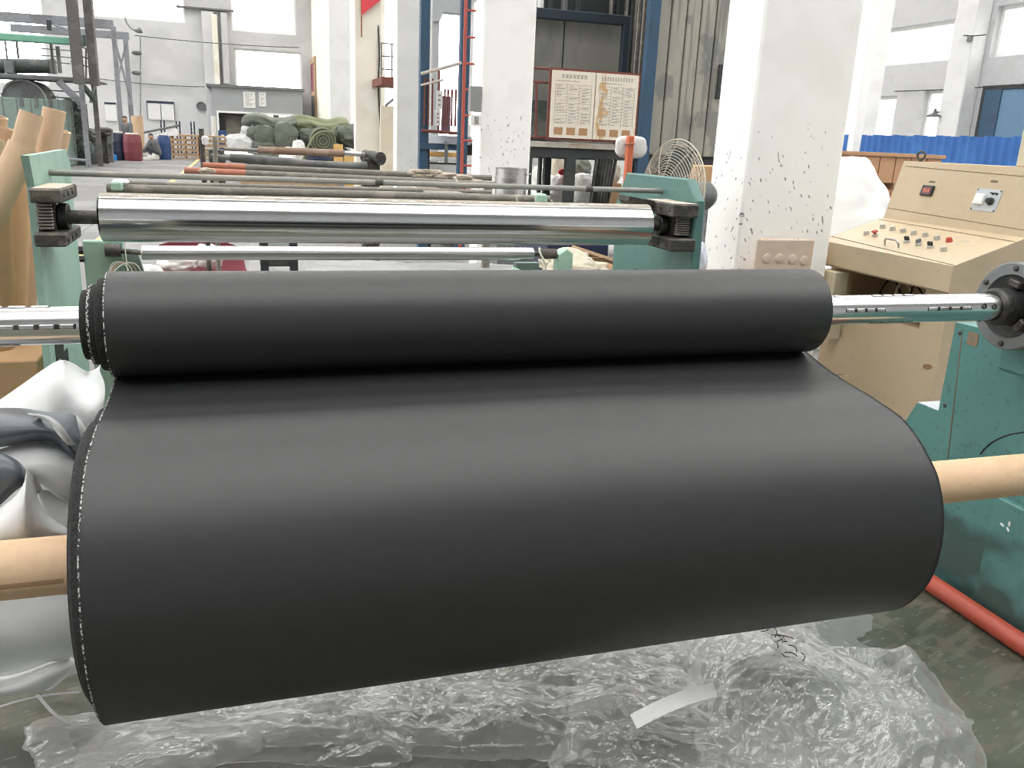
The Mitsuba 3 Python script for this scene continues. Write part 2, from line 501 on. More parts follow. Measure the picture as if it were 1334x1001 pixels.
# ------------------------------------------------------------------ the hall
def wall(name, L, H, holes, M, thick, m, label=None):
    """upright wall of length L and height H with openings [(u0, v0, u1, v1), ...]; M places (u, thickness, v)"""
    P = sbox(0, 0, L, H)
    for h in holes:
        P = P.difference(sbox(*h))
    w = prism(P, 'y', 0, thick)
    w.vertices = M(w.vertices)
    return struct(name, w, m, smooth=False, label=label)


WIN = [0]


def window(h, M, thick, frame=0.09, mull=0, lab=None):
    WIN[0] += 1
    k = f'window_{WIN[0]}'
    USED.add(k)
    u0, v0, u1, v1 = h
    P = sbox(u0, v0, u1, v1).difference(sbox(u0 + frame, v0 + frame, u1 - frame, v1 - frame))
    for i in range(1, mull + 1):
        c = u0 + (u1 - u0) * i / (mull + 1)
        P = P.union(sbox(c - 0.03, v0 + frame / 2, c + 0.03, v1 - frame / 2))
    w = prism(P, 'y', thick * 0.55, thick * 0.8)
    w.vertices = M(w.vertices)
    pane = quad_grid(np.array([[[u0 + frame, thick * 0.67, v0 + frame], [u1 - frame, thick * 0.67, v0 + frame]],
                               [[u0 + frame, thick * 0.67, v1 - frame], [u1 - frame, thick * 0.67, v1 - frame]]], float))
    pane.vertices = M(pane.vertices)
    scene[k] = mikit.ply(w, 'm_white', smooth=False)
    labels[k] = {'kind': 'structure'}
    part(k, 'pane', pane, 'm_pane', smooth=False)


struct('floor', bx((-26, -9.5, -0.2), (20, 56, 0)), 'm_floor', smooth=False, label='pale grey worn concrete factory floor')
part('floor', 'marking', bx((-1.86, 3.0, 0), (-1.74, 44.0, 0.003)), 'm_yellow_line', smooth=False, label='worn yellow line painted on the floor')
part('floor', 'joint', bx((-2.16, 3.0, 0), (-2.145, 30.0, 0.002)), 'm_joint', smooth=False, label='dark joint in the concrete')

CEIL = 10.0
# far wall
FY = 54.0
def MF(v): return np.stack([v[:, 0] - 26.0, FY + v[:, 1], v[:, 2]], 1)
far_holes = [(26 - 7.5, 6.86, 26 - 2.6, 9.4), (26 - 0.2, 6.65, 26 + 3.35, 9.4), (26 - 0.1, 3.6, 26 + 3.6, 5.75), (26 - 13.5, 3.2, 26 - 9.7, 9.4),
             (26 + (0.975, 54, 2.174)[0], 1.2, 26 + (2.009, 54, 2.224)[0], (1.495, 54, 2.327)[2]), (26 + (2.161, 54, 2.231)[0], 1.2, 26 + (3.275, 54, 2.285)[0], (2.751, 54, 2.324)[2]), (26 + 7.8, 1.2, 26 + 13.2, 9.4), (26 + 13.8, 1.2, 26 + 18, 9.4)]
wall('wall_far', 46, CEIL, far_holes, MF, 0.3, 'm_wall')
for h in far_holes:
    window(h, MF, 0.3)
# right wall
RX = 18.0
def MR(v): return np.stack([RX + v[:, 1], v[:, 0] - 9.0, v[:, 2]], 1)
right_holes = [(9 + 19.35, 3.98, 9 + 25.4, 5.0), (9 + 13.2, 3.95, 9 + 18.3, 5.15), (9 + 21.35, 1.0, 9 + 22.8, 3.15), (9 + 19.62, 1.0, 9 + 20.3, 3.25),
               (9 + 27.5, 1.2, 9 + 33, 9.0), (9 + 35, 1.2, 9 + 44, 9.0),
               (9 + 5.5, 3.0, 9 + 12.0, 8.5), (9 - 2.5, 3.0, 9 + 4.5, 9.0)]  # both openings out of view, placed to light the near pillar front
wall('wall_right', 63, CEIL, right_holes, MR, 0.3, 'm_wall_grey')
for h in right_holes:
    window(h, MR, 0.3)
struct('trim', bx((17.55, 18.45, 0), (18.0, 19.15, CEIL), 0.02), 'm_pillar_grey', label='pale pilaster standing out from the right wall')
d = numbered('door_1')
scene[d] = mikit.ply(bx((17.93, 15.6, 0.0), (17.99, 18.1, 3.17), 0.01), 'm_blue_door', smooth=False)
labels[d] = {'kind': 'structure', 'label': 'grey-blue sheet door in the right wall'}
part(d, 'frame', cat(bx((17.9, 18.1, 0), (17.99, 18.2, 3.27)), bx((17.9, 15.5, 3.17), (17.99, 18.2, 3.27)), bx((17.9, 15.5, 0), (17.99, 15.6, 3.27))), 'm_dark_frame', smooth=False)
part(d, 'side_leaf', bx((17.9, 17.6, 0.0), (17.935, 18.1, 3.17)), 'm_blue_post', smooth=False, label='darker blue edge strip')
# unseen left wall with openings for light, unseen dark back wall limiting bounce
def ML(v): return np.stack([-26.0 + v[:, 1] * -1, v[:, 0] - 9.0, v[:, 2]], 1)
left_holes = [(11 + i * 9.0, 2.0, 17.5 + i * 9.0, 8.5) for i in range(5)]
wall('unseen_wall_left', 63, CEIL, left_holes, ML, 0.3, 'm_wall')
def MB(v): return np.stack([v[:, 0] - 26.0, -9.0 - v[:, 1], v[:, 2]], 1)
wall('unseen_wall_back', 46, CEIL, [], MB, 0.3, 'm_office')
# out-of-view roof; rooflight gaps placed to light the rolls from above
strips = [(-9.5, -4.8)]
y = 3.6
while y < 55:
    strips.append((y, min(y + 2.4, 56)))
    y += 4.8
for y0, y1 in strips:
    struct('unseen_ceiling', bx((-26.3, y0, CEIL), (18.3, y1, CEIL + 0.25)), 'm_ceiling', smooth=False)

for k, yb in enumerate((-2.6, -1.3, -0.4, 0.7, 1.5, 2.7)):  # beams out of view, placed to band the chrome reflections
    part('unseen_ceiling', 'unseen_purlin', bx((-26.0, yb, 9.4), (18.0, yb + (0.16, 0.3, 0.12, 0.35, 0.14, 0.3)[k], 9.75)), 'm_machine_grey', smooth=False)

# row of whitewashed pillars
for i, yy in enumerate((4.15, 9.7, 15.3, 21.0, 27.0)):
    m = bx((2.6, yy, 0), (3.2, yy + 0.37, CEIL), 0.012)
    struct('pillar', m, ('m_pillar', 'm_pillar', 'm_pillar_grey', 'm_pillar_warm', 'm_pillar_grey', 'm_pillar_warm')[i],
           label=('big whitewashed pillar with dark chips, nearest one', 'white pillar with scuffed foot behind the steel drum', 'grey-white pillar with scuffs left of the blue posts',
                  'cream pillar with a cable hanging down it', 'pale grey pillar right of the gate in the white wall', 'white pillar far down the hall')[i])
struct('wall_inner', bx((4.2, 28.5, 0), (4.45, FY, CEIL)), 'm_pillar_warm', smooth=False, label='white inner wall along the bay')

# ------------------------------------------------------------------ the two fabric rolls, the shaft and the winder
BY, BZ, BR = 1.40, 0.8035, 0.255
UY, UZ, UR = 1.60, 1.1577, 0.092


def web_path():
    """cross-section (y, z), outer radius angle and how far the right edge sits: round the lower roll, over to the underside of the upper one"""
    pts, xl, xr, dr_ = [], [], [], []
    for a in np.linspace(-52, -92, 12):
        pts.append((UY + (UR + 0.0008) * math.cos(math.radians(a)), UZ + (UR + 0.0008) * math.sin(math.radians(a))))
        xl.append(-0.228); xr.append(1.205); dr_.append(0)
    y0, z0 = pts[-1]
    y1, z1 = BY + BR * math.cos(math.radians(97)), BZ + BR * math.sin(math.radians(97))
    for t in np.linspace(0.06, 0.96, 16):
        pts.append((y0 + (y1 - y0) * t, z0 + (z1 - z0) * t - 0.004 * math.sin(t * math.pi)))
        xl.append(-0.228 + 0.003 * t); xr.append(1.205 - 0.028 * t); dr_.append(0.018 * t)
    aa = np.linspace(97, 432, 175)
    R = np.interp(aa, (97, 380, 432), (BR, BR, BR - 0.004))
    pts += list(zip(BY + R * np.cos(np.radians(aa)), BZ + R * np.sin(np.radians(aa))))
    xl += list(np.interp(aa, (97, 105, 120, 150, 470), (-0.225, -0.227, -0.232, -0.236, -0.236)))
    xr += list(np.interp(aa, (97, 100, 110, 120, 135, 150, 165, 470), (1.176, 1.179, 1.187, 1.208, 1.221, 1.231, 1.232, 1.232)))
    dr_ += list(np.interp(aa, (97, 140, 200, 470), (0.018, 0.016, 0.0, 0.0)))
    return np.array(pts), np.array(xl), np.array(xr), np.array(dr_)


def strip_between(u0, u1, n, lift):
    P, xl, xr, dr_ = web_path()
    t = np.gradient(P, axis=0)
    nrm = np.stack([t[:, 1], -t[:, 0]], 1)
    nrm /= np.linalg.norm(nrm, axis=1, keepdims=True)
    nrm *= np.where((nrm * (P - [BY, BZ])).sum(1) < 0, -1, 1)[:, None]
    u = np.linspace(u0, u1, n)[:, None]
    x = xl + (xr - xl) * u
    fall = np.clip((x - 0.55) / 0.68, 0, 1) ** 1.5 * dr_
    wob = (meshkit.fbm(np.stack([x * 5, np.broadcast_to(np.arange(len(P)) * 0.06, x.shape), x * 0], -1), 2, 3) - 0.5) * 0.0012
    y = P[:, 0] + nrm[:, 0] * (lift + wob - fall)
    z = P[:, 1] + nrm[:, 1] * (lift + wob - fall)
    return np.stack([x, y, z], -1)


rollA = thing('fabric_roll', 'large black fabric roll on a cardboard tube, in front of the smaller roll', 'fabric roll')
g = strip_between(0, 1, 60, 0.0)
part(rollA, 'outer_wrap', quad_grid(g), 'm_fabric', smooth=True, uv=grid_uv(60, g.shape[1], 1.45, 2.0), label='smooth matt black outer turn running up under the smaller roll')
part(rollA, 'wound_body', lathe((-0.226, BY, BZ), (1.17, BY, BZ), [(0, 0.05), (0, BR - 0.022), (0.004, BR - 0.020), (1.392, BR - 0.026), (1.396, BR - 0.03), (1.396, 0.05)], 96), 'm_fabric', smooth=30)
# turns that have crept out of the left end
prof, r = [], 0.052
while r < BR - 0.022:
    creep = -0.0185 * min(1, (BR - 0.016 - r) / 0.022) ** 0.7 + 0.004 + rng.uniform(-0.0014, 0.0014)
    prof.append((0.06 + creep, r))
    r += 0.0011
prof = [(0.07, 0.05)] + prof + [(0.066, BR - 0.018), (0.069, BR - 0.003), (0.075, BR - 0.003)]
part(rollA, 'edge_turns', lathe((-0.302, BY, BZ), (0, BY, BZ), prof, 110), 'm_fabric_edge', smooth=25, label='dark layered edges of the inner turns at the left end')
for u0, u1, lab in ((-0.0006, 0.0011, 'white frayed edge at the left end'),):
    s = strip_between(u0, u1, 3, 0.0006)
    part(rollA, 'selvage', quad_grid(s), 'm_selvage', smooth=True, label=lab)
s = strip_between(0.9985, 1.0008, 3, 0.0006)
part(rollA, 'selvage', quad_grid(s), 'm_fabric_edge', smooth=True, label='black cut edge at the right end')
core = part(rollA, 'core_tube', tube((-0.95, BY, BZ), (1.72, BY, BZ), 0.0475, 0.006, 56), 'm_core', smooth=30, label='pale brown cardboard tube through the middle')


def paper_band(x0, x1, a0, a1, twist, r):
    u = np.linspace(0, 1, 24)[:, None]
    v = np.linspace(0, 1, 6)[None]
    a = np.radians(a0 + (a1 - a0) * v + twist * u)
    return quad_grid(np.stack([x0 + (x1 - x0) * u + 0 * v, BY + r * np.cos(a), BZ + r * np.sin(a)], -1))


part(core, 'paper_seam', paper_band(-0.95, -0.295, 186, 196, -6, 0.0479), 'm_seam_paper', smooth=True, label='dark torn strip of paper')
part(core, 'paper_seam', paper_band(-0.95, -0.262, 197, 203, -6, 0.0482), 'm_core', smooth=True)
part(core, 'paper_seam', paper_band(1.27, 1.30, 95, 190, 30, 0.0479), 'm_cardboard', smooth=True)

rollB = thing('fabric_roll', 'smaller black fabric roll wound on the steel shaft', 'fabric roll')
n, mth = 50, 120
xx = np.linspace(0, 1, n)[:, None]
th = np.linspace(0, 2 * np.pi, mth)[None]
xl = -0.228 + 0.002 * np.sin(th)
X = xl + (1.196 - xl) * xx
rr = UR + 0.0012 * (meshkit.fbm(np.stack([X * 4, np.cos(th) * 1.5 + 0 * X, np.sin(th) * 1.5 + 0 * X], -1), 2, 8) - 0.5)
part(rollB, 'outer_wrap', quad_grid(np.stack([X, UY + rr * np.cos(th), UZ + rr * np.sin(th)], -1)), 'm_fabric', smooth=True, uv=grid_uv(n, mth, 1.43, 0.6), label='smooth matt black outer turn')
part(rollB, 'wound_body', lathe((-0.224, UY, UZ), (1.19, UY, UZ), [(0, 0.034), (0, UR - 0.003), (0.003, UR - 0.001), (1.411, UR - 0.001), (1.414, UR - 0.004), (1.414, 0.034)], 96), 'm_fabric_edge', smooth=30)


def turns(r_in, r_out, x_out, seed):
    rg = np.random.default_rng(seed)
    pr_ = [(0.06, r_in)]
    r = r_in
    while r < r_out:
        pr_.append((x_out + 0.28 + rg.uniform(-0.0013, 0.0013), r))
        r += 0.0011
    pr_ += [(x_out + 0.28, r_out), (x_out + 0.283, r_out + 0.0008), (0.06, r_out + 0.0008)]
    return lathe((-0.28, UY, UZ), (0, UY, UZ), pr_, 96)


part(rollB, 'edge_turns', turns(0.034, 0.060, -0.270, 1), 'm_fabric_edge', smooth=25, label='innermost turns pushed out furthest')
part(rollB, 'edge_turns', turns(0.055, 0.069, -0.257, 2), 'm_fabric_edge', smooth=25)
part(rollB, 'edge_turns', turns(0.066, 0.080, -0.243, 3), 'm_fabric_edge', smooth=25)


def sel_ring(r, x0, x1, m='m_selvage'):
    return part(rollB, 'selvage', lathe((x0, UY, UZ), (x1, UY, UZ), [(0, r - 0.001), (0, r), (x1 - x0, r), (x1 - x0, r - 0.001)], 96), m, label='white frayed edge')


sel_ring(0.0702, -0.2575, -0.2535)
sel_ring(UR + 0.0009, -0.2285, -0.2265)

shaft = thing('winding_shaft', 'polished steel winding shaft through the smaller fabric roll', 'shaft')
SR = 0.0326
part(shaft, 'shaft_body', lathe((-1.0, UY, UZ), (1.73, UY, UZ), [(0, 0.005), (0, SR), (2.70, SR), (2.724, SR - 0.001), (2.73, SR - 0.006), (2.73, 0.005)], 64), 'm_shaft')


def grip(x0, x1, ang, k=4):
    """inflating grip strip let into the shaft: a dark slot with raised pads"""
    a = math.radians(ang)
    e, t = A(0, math.cos(a), math.sin(a)), A(0, -math.sin(a), math.cos(a))
    def slab(xa, xb, w, h0, h1):
        m = bx((xa, -w, h0), (xb, w, h1), 0.0015)
        v = m.vertices
        m.vertices = np.stack([v[:, 0], UY + v[:, 1] * t[1] + v[:, 2] * e[1], UZ + v[:, 1] * t[2] + v[:, 2] * e[2]], 1)
        m.fix_normals()
        return m
    s = part(shaft, 'grip_strip', slab(x0, x1, 0.0052, SR - 0.003, SR + 0.0003), 'm_black_iron', smooth=False, label='dark slot with raised grip pads')
    step = (x1 - x0) / k
    for i in range(k):
        part(s, 'pad', slab(x0 + step * (i + 0.12), x0 + step * (i + 0.88), 0.0040, SR - 0.001, SR + 0.0022), 'm_steel', smooth=False)


for x0, x1, a in ((-0.46, -0.32, 92), (-0.40, -0.278, 172), (-0.54, -0.37, 246), (1.215, 1.275, 100), (1.36, 1.48, 100), (1.275, 1.385, 172), (1.50, 1.63, 172), (1.215, 1.275, 243), (1.36, 1.48, 243)):
    grip(x0, x1, a)
for xx_, aa in ((1.665, 165), (1.695, 168)):
    a = math.radians(aa)
    c = A(xx_, UY + SR * math.cos(a), UZ + SR * math.sin(a))
    e = A(0, math.cos(a), math.sin(a))
    part(shaft, 'bolt', lathe(c - e * 0.003, c + e * 0.002, [(0, 0.007), (0.005, 0.007), (0.005, 0.0035), (0.002, 0.0035), (0.002, 0.0003)], 20), 'm_dark_steel')

# machine bed under the winder; its unseen near part is extended to dim bounce
struct('floor_bed', cat(bx((-3.0, -3.5, 0.0), (3.2, 2.36, 0.28), 0.008)), 'm_bed', label='raised green-grey steel bed, scratched and dirty')

# right end of the winder
w = thing('winder_frame', 'teal end frame of the winder holding the black chuck, right edge', 'machine')
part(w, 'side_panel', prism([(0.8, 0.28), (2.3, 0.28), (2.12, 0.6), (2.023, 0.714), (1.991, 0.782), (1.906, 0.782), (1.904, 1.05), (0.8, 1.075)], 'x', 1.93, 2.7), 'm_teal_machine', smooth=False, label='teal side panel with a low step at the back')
part(w, 'base_box', bx((1.905, 0.8, 0.28), (1.93, 1.64, 0.63), 0.004), 'm_teal_machine', label='teal lower housing, darker toward the bottom')
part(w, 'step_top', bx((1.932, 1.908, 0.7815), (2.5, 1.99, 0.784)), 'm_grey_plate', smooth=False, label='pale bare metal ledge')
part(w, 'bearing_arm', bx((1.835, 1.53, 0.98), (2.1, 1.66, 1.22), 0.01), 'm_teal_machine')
part(w, 'seam', rod((1.93, 1.874, 1.021), (1.929, 1.834, 0.607), 0.0016, 6), 'm_seam', label='dark panel joint')
for p in ((1.93, 1.881, 1.024), (1.93, 1.886, 0.807), (1.93, 1.86, 0.548)):
    part(w, 'screw', lathe(A(*p) + A(0.004, 0, 0), A(*p) - A(0.006, 0, 0), [(0, 0.006), (0.006, 0.006), (0.008, 0.003), (0.008, 0.0003)], 12), 'm_dark_steel')
p, q = A(*(1.928, 1.851, 1.035)), A(*(1.93, 1.815, 0.999))
part(w, 'name_plate', bx((1.928, q[1], q[2]), (1.931, p[1], p[2])), 'm_rust_plate', smooth=False, label='small rusty plate')
part(w, 'arc_scratch', sweep(spline([(1.93, 1.733, 0.712), (1.929, 1.712, 0.747), (1.93, 1.677, 0.782), (1.93, 1.615, 0.818), (1.929, 1.581, 0.832)], 20), 0.0022, 6), 'm_black', label='thin black curved line')
ch = part(w, 'chuck', lathe((1.76, UY, UZ), (1.84, UY, UZ), [(0.03, 0.02), (0.022, 0.074), (0.03, 0.078), (0.07, 0.078), (0.07, 0.02)], 56), 'm_black_iron', label='black iron chuck gripping the shaft end')
part(ch, 'flange', lathe((1.775, UY, UZ), (1.83, UY, UZ), [(0.012, 0.074), (0.0, 0.078), (0.0, 0.104), (0.003, 0.107), (0.028, 0.107), (0.030, 0.074)], 64), 'm_machine_grey', label='broad grey ring')
part(ch, 'hub', lathe((1.71, UY, UZ), (1.83, UY, UZ), [(0.012, 0.033), (0.012, 0.040), (0.018, 0.045), (0.08, 0.046), (0.08, 0.03)], 48), 'm_black_iron')
for k in range(3):
    a = math.radians(100 + 120 * k)
    c = A(1.785, UY + 0.058 * math.cos(a), UZ + 0.058 * math.sin(a))
    part(ch, 'jaw', xf(bx((-0.022, -0.009, -0.016), (0.022, 0.009, 0.016), 0.003), rx=math.degrees(a), t=c), 'm_dark_steel')
for k in range(6):
    a = math.radians(30 + 60 * k)
    c = A(1.776, UY + 0.091 * math.cos(a), UZ + 0.093 * math.sin(a))
    part(ch, 'bolt', lathe(c, c - A(0.008, 0, 0), [(0, 0.007), (0.006, 0.007), (0.008, 0.004), (0.008, 0.0003)], 6), 'm_dark_steel', smooth=False)

part(w, 'brace_edge', sweep(spline([(1.94, 1.8, 0.281), (1.991, 1.82, 0.38), (2.056, 1.84, 0.455), (2.098, 1.86, 0.508)], 16), 0.004, 6), 'm_machine_grey', label='thin grey strip')
for k, p in enumerate(((1.904, 1.597, 0.563), (1.904, 1.578, 0.559), (1.904, 1.577, 0.575))):
    part(w, 'paint_chip', xf(bx((-0.001, -0.006, -0.0025), (0.001, 0.006, 0.0025)), rx=20 + 30 * k, t=p), 'm_white', smooth=False)
red = single('red_pipe', 'red painted steel pipe lying on the machine bed by the teal frame', 'pipe', tube((1.872, 2.0, 0.306), (1.862, 0.6, 0.306), 0.026, 0.003, 32), 'm_red')

# ------------------------------------------------------------------ roller stand behind (two uprights, chrome roller, tie rod)
CY, CZ, CR = 2.60, 1.2437, 0.0663
left_up = thing('roller_stand', 'pale green steel upright at the left end of the chrome roller', 'machine frame')
pl = [(3.07, 0.0), (3.085, 1.365), (3.04, 1.408), (2.525, 1.405), (2.555, 1.325), (2.45, 0.0)]
part(left_up, 'side_plate', prism(pl, 'x', -0.538, -0.519), 'm_green', smooth=25, label='pale green plate with cut corners')
right_up = thing('roller_stand', 'teal steel upright at the right end of the chrome roller, in front of the fan', 'machine frame')
pl = [(3.09, 0.0), (3.128, 1.282), (3.055, 1.394), (2.577, 1.397), (2.50, 1.331), (2.46, 0.0)]
part(right_up, 'side_plate', bevel_prism(pl, 'x', 1.396, 1.43, 0.004), 'm_teal', smooth=25, label='teal plate with cut corners')
part(right_up, 'cast_boss', cat(rod((1.398, 2.83, 1.035), (1.389, 2.83, 1.035), 0.012, 14), rod((1.398, 2.76, 1.045), (1.389, 2.76, 1.045), 0.007, 12), rod((1.398, 2.90, 1.045), (1.389, 2.90, 1.045), 0.007, 12)), 'm_black_iron', label='three dark bolts')
for p, q in (((-0.519, 2.583, 0.891), (-0.519, 2.693, 0.843)), ((-0.519, 2.646, 0.844), (-0.519, 2.745, 0.804))):
    part(left_up, 'slot', bx((-0.5215, p[1], q[2]), (-0.517, q[1], p[2])), 'm_black', smooth=False)


def bearing(t, x0, x1, face, ztop, zbot, h):
    """open cast bearing: two jaws bolted to the plate, a toothed wheel between them"""
    b = part(t, 'bearing', bx((x0, 2.475, ztop - h), (x1, 2.70, ztop), 0.004), 'm_dark_steel', smooth=False, label='dusty dark cast bearing block')
    part(b, 'lower_jaw', bx((x0, 2.475, zbot), (x1, 2.70, zbot + h * 0.95), 0.004), 'm_dark_steel', smooth=False)
    part(b, 'web', bx((x0 if face > 0 else x1 - 0.012, 2.62, zbot + 0.01), (x0 + 0.012 if face > 0 else x1, 2.70, ztop - 0.01)), 'm_dark_steel', smooth=False)
    part(b, 'dust_pad', bx((x0 + 0.006, 2.482, ztop), (x1 - 0.006, 2.69, ztop + 0.0012)), 'm_dust', smooth=False, label='dust lying on the block')
    xc = x1 - 0.022 if face > 0 else x0 + 0.022
    part(b, 'ring', lathe((xc - 0.013, CY, CZ), (xc + 0.013, CY, CZ), [(0, 0.02), (0, 0.034), (0.003, 0.037), (0.023, 0.037), (0.026, 0.034), (0.026, 0.02)], 40), 'm_black_iron')
    for i in range(3):
        xs = x1 if face > 0 else x0
        for z in (ztop - h * 0.45, zbot + h * 0.45):
            c = A(xs, 2.505 + 0.06 * i, z)
            part(b, 'bolt', lathe(c - A(0.004 * face, 0, 0), c + A(0.002 * face, 0, 0), [(0, 0.007), (0.005, 0.007), (0.006, 0.005), (0.006, 0.0003)], 10), 'm_black', smooth=False)
    gx0, gx1 = (x0 + 0.004, x1 - 0.036) if face > 0 else (x0 + 0.04, x1 - 0.006)
    P = []
    for k in range(20):
        a = 2 * np.pi * k / 20
        for da, r in ((-0.10, 0.033), (-0.06, 0.041), (0.06, 0.041), (0.10, 0.033)):
            P.append((CY - 0.03 + r * math.cos(a + da), CZ + 0.002 + r * math.sin(a + da)))
    part(b, 'toothed_wheel', prism(P, 'x', gx0, gx1), 'm_dark_steel', smooth=20)
    for k in range(9):
        z = zbot + h + 0.006 + (ztop - zbot - 2 * h) * k / 9
        part(b, 'rack_tooth', bx((gx0, 2.515, z), (gx1, 2.535, z + 0.0045)), 'm_dusty_pipe', smooth=False)
    return b


bearing(left_up, -0.519, -0.443, 1, 1.326, 1.178, 0.036)
bearing(right_up, 1.305, 1.396, -1, 1.322, 1.172, 0.042)
part(right_up, 'cap_plate', prism([(1.215, 1.334), (1.305, 1.320), (1.305, 1.283), (1.235, 1.295), (1.212, 1.318)], 'y', 2.62, 2.70), 'm_dark_steel', smooth=False, label='dark cast arm over the roller end')

chrome = thing('chrome_roller', 'big polished chrome roller between the two uprights', 'roller')
part(chrome, 'drum', lathe((-0.375, CY, CZ), (1.275, CY, CZ), [(0, 0.02), (0, CR - 0.006), (0.005, CR), (1.645, CR), (1.65, CR - 0.006), (1.65, 0.02)], 96), 'm_chrome', smooth=25, label='mirror-bright drum')
xx = np.linspace(-0.372, 1.272, 90)[:, None]
th = np.radians(np.linspace(74, 118, 9))[None]
part(chrome, 'dust_film', quad_grid(np.stack([xx + 0 * th, CY + (CR + 0.0004) * np.cos(th) + 0 * xx, CZ + (CR + 0.0004) * np.sin(th) + 0 * xx], -1)), 'm_dusty_chrome', smooth=True, label='fine beige dust lying along the top')
part(chrome, 'journal', rod((-0.50, CY, CZ), (-0.37, CY, CZ), 0.0185, 32), 'm_dark_steel', label='dull dark shaft end')
part(chrome, 'journal', rod((1.27, CY, CZ), (1.37, CY, CZ), 0.0175, 32), 'm_dark_steel', label='dull dark shaft end')
tie = thing('tie_rod', 'thin grey tie rod above the chrome roller, joining the uprights', 'rod')
part(tie, 'bar', rod((-0.519, 2.75, 1.352), (1.396, 2.75, 1.346), 0.0087, 20), 'm_grey_rod')
part(tie, 'collar', rod((1.11, 2.75, 1.3469), (1.135, 2.75, 1.3468), 0.0098, 20), 'm_dark_steel', label='dark collar')
part(tie, 'collar', rod((0.40, 2.75, 1.349), (0.425, 2.75, 1.349), 0.0095, 20), 'm_dark_steel', label='dark collar')

# second machine behind: bare roller, clamped pipes, brackets
r2 = thing('steel_roller', 'slimmer dull steel roller under the chrome one, behind it', 'roller')
part(r2, 'drum', lathe((-0.352, 3.3, 1.052), (1.12, 3.3, 1.052), [(0, 0.006), (0, 0.023), (0.003, 0.0255), (1.469, 0.0255), (1.472, 0.023), (1.472, 0.006)], 56), 'm_chrome_dull')
part(r2, 'journal', rod((-0.46, 3.3, 1.062), (-0.35, 3.3, 1.052), 0.009, 20), 'm_dark_steel')
part(r2, 'journal', rod((1.12, 3.3, 1.052), (1.19, 3.3, 1.052), 0.009, 20), 'm_dark_steel')
b1 = thing('machine_bracket', 'light green bracket plate under the left end of the slim steel roller', 'bracket')
part(b1, 'plate', bevel_prism([(-0.545, 0.0), (-0.415, 0.0), (-0.415, 1.09), (-0.545, 1.09)], 'y', 3.32, 3.36, 0.004), 'm_green', smooth=False)
part(b1, 'gusset', prism([(-0.415, 0.0), (-0.30, 0.0), (-0.355, 0.985), (-0.372, 1.06), (-0.415, 1.06)], 'y', 3.33, 3.36), 'm_green_grey', smooth=False)
part(b1, 'foot_gusset', prism([(-0.41, 0.6), (-0.29, 0.6), (-0.335, 0.975), (-0.41, 0.975)], 'y', 3.318, 3.329), 'm_bright_green', smooth=False, label='darker green foot')
part(b1, 'bolt', rod((-0.585, 3.34, 1.055), (-0.54, 3.34, 1.055), 0.016, 6), 'm_black_iron')
part(b1, 'bolt', rod((-0.575, 3.30, 1.03), (-0.54, 3.30, 1.03), 0.012, 6), 'm_black_iron')
part(b1, 'bearing', rod((-0.47, 3.3, 1.06), (-0.42, 3.3, 1.06), 0.022, 16), 'm_dark_steel')
for k in range(4):
    c = A(-0.43 + 0.006 * k, 3.302, 0.985 - 0.008 * k)
    ring = arc(c, 0.03 + 0.006 * k, 0, 345, 26, (1, 0.1 * k, 0.1), (0.15 * k - 0.2, 0, 1.15))
    single('wire_coil', ('white', 'yellowish', 'brown', 'pale')[k] + ' loop of wire hanging on the light green bracket', 'wire', sweep(ring, 0.0022, 6), ('m_white', 'm_cord', 'm_cardboard', 'm_white')[k])
single('string', 'pale string hanging straight down by the coiled wires', 'string', sweep(spline([(-0.405, 3.29, 1.1), (-0.402, 3.285, 1.0), (-0.403, 3.287, 0.9)], 12), 0.0022, 6), 'm_cord')

b2 = thing('machine_bracket', 'mint green bracket post under the right end of the slim steel roller', 'bracket')
part(b2, 'post', bevel_prism([(1.235, 0.0), (1.285, 0.0), (1.28, 1.02), (1.29, 1.055), (1.262, 1.075), (1.225, 1.05), (1.24, 1.01)], 'y', 3.28, 3.34, 0.003), 'm_mint', smooth=False)
part(b2, 'dark_plate', bx((1.07, 3.36, 0.0), (1.17, 3.40, 1.005)), 'm_green_grey', smooth=False, label='dark green plate')
part(b2, 'tab', bevel_prism([(1.05, 0.0), (1.07, 0.0), (1.075, 0.985), (1.055, 0.99), (1.04, 0.97)], 'y', 3.28, 3.36, 0.002), 'm_mint', smooth=False)
part(b2, 'bearing', cat(rod((1.15, 3.3, 1.052), (1.22, 3.3, 1.052), 0.021, 18)), 'm_dark_steel')
single('cord', 'white cord tied round the right end of the slim steel roller', 'cord', sweep(spline([(1.07, 3.27, 0.965), (1.12, 3.262, 0.98), (1.165, 3.262, 1.0), (1.15, 3.262, 1.04), (1.14, 3.275, 1.08)], 24), 0.0045, 7), 'm_cord')
single('cord', 'pale cord hanging down beside the mint bracket', 'cord', sweep(spline([(1.165, 3.262, 1.0), (1.19, 3.258, 0.96), (1.23, 3.255, 0.92), (1.235, 3.255, 0.88)], 16), 0.0035, 7), 'm_cord')

# clamped pipes behind the tie rod
def pipe(label, p, q, r, m, nm='steel_pipe'):
    return single(nm, label, 'pipe', rod(p, q, r, 18), m)


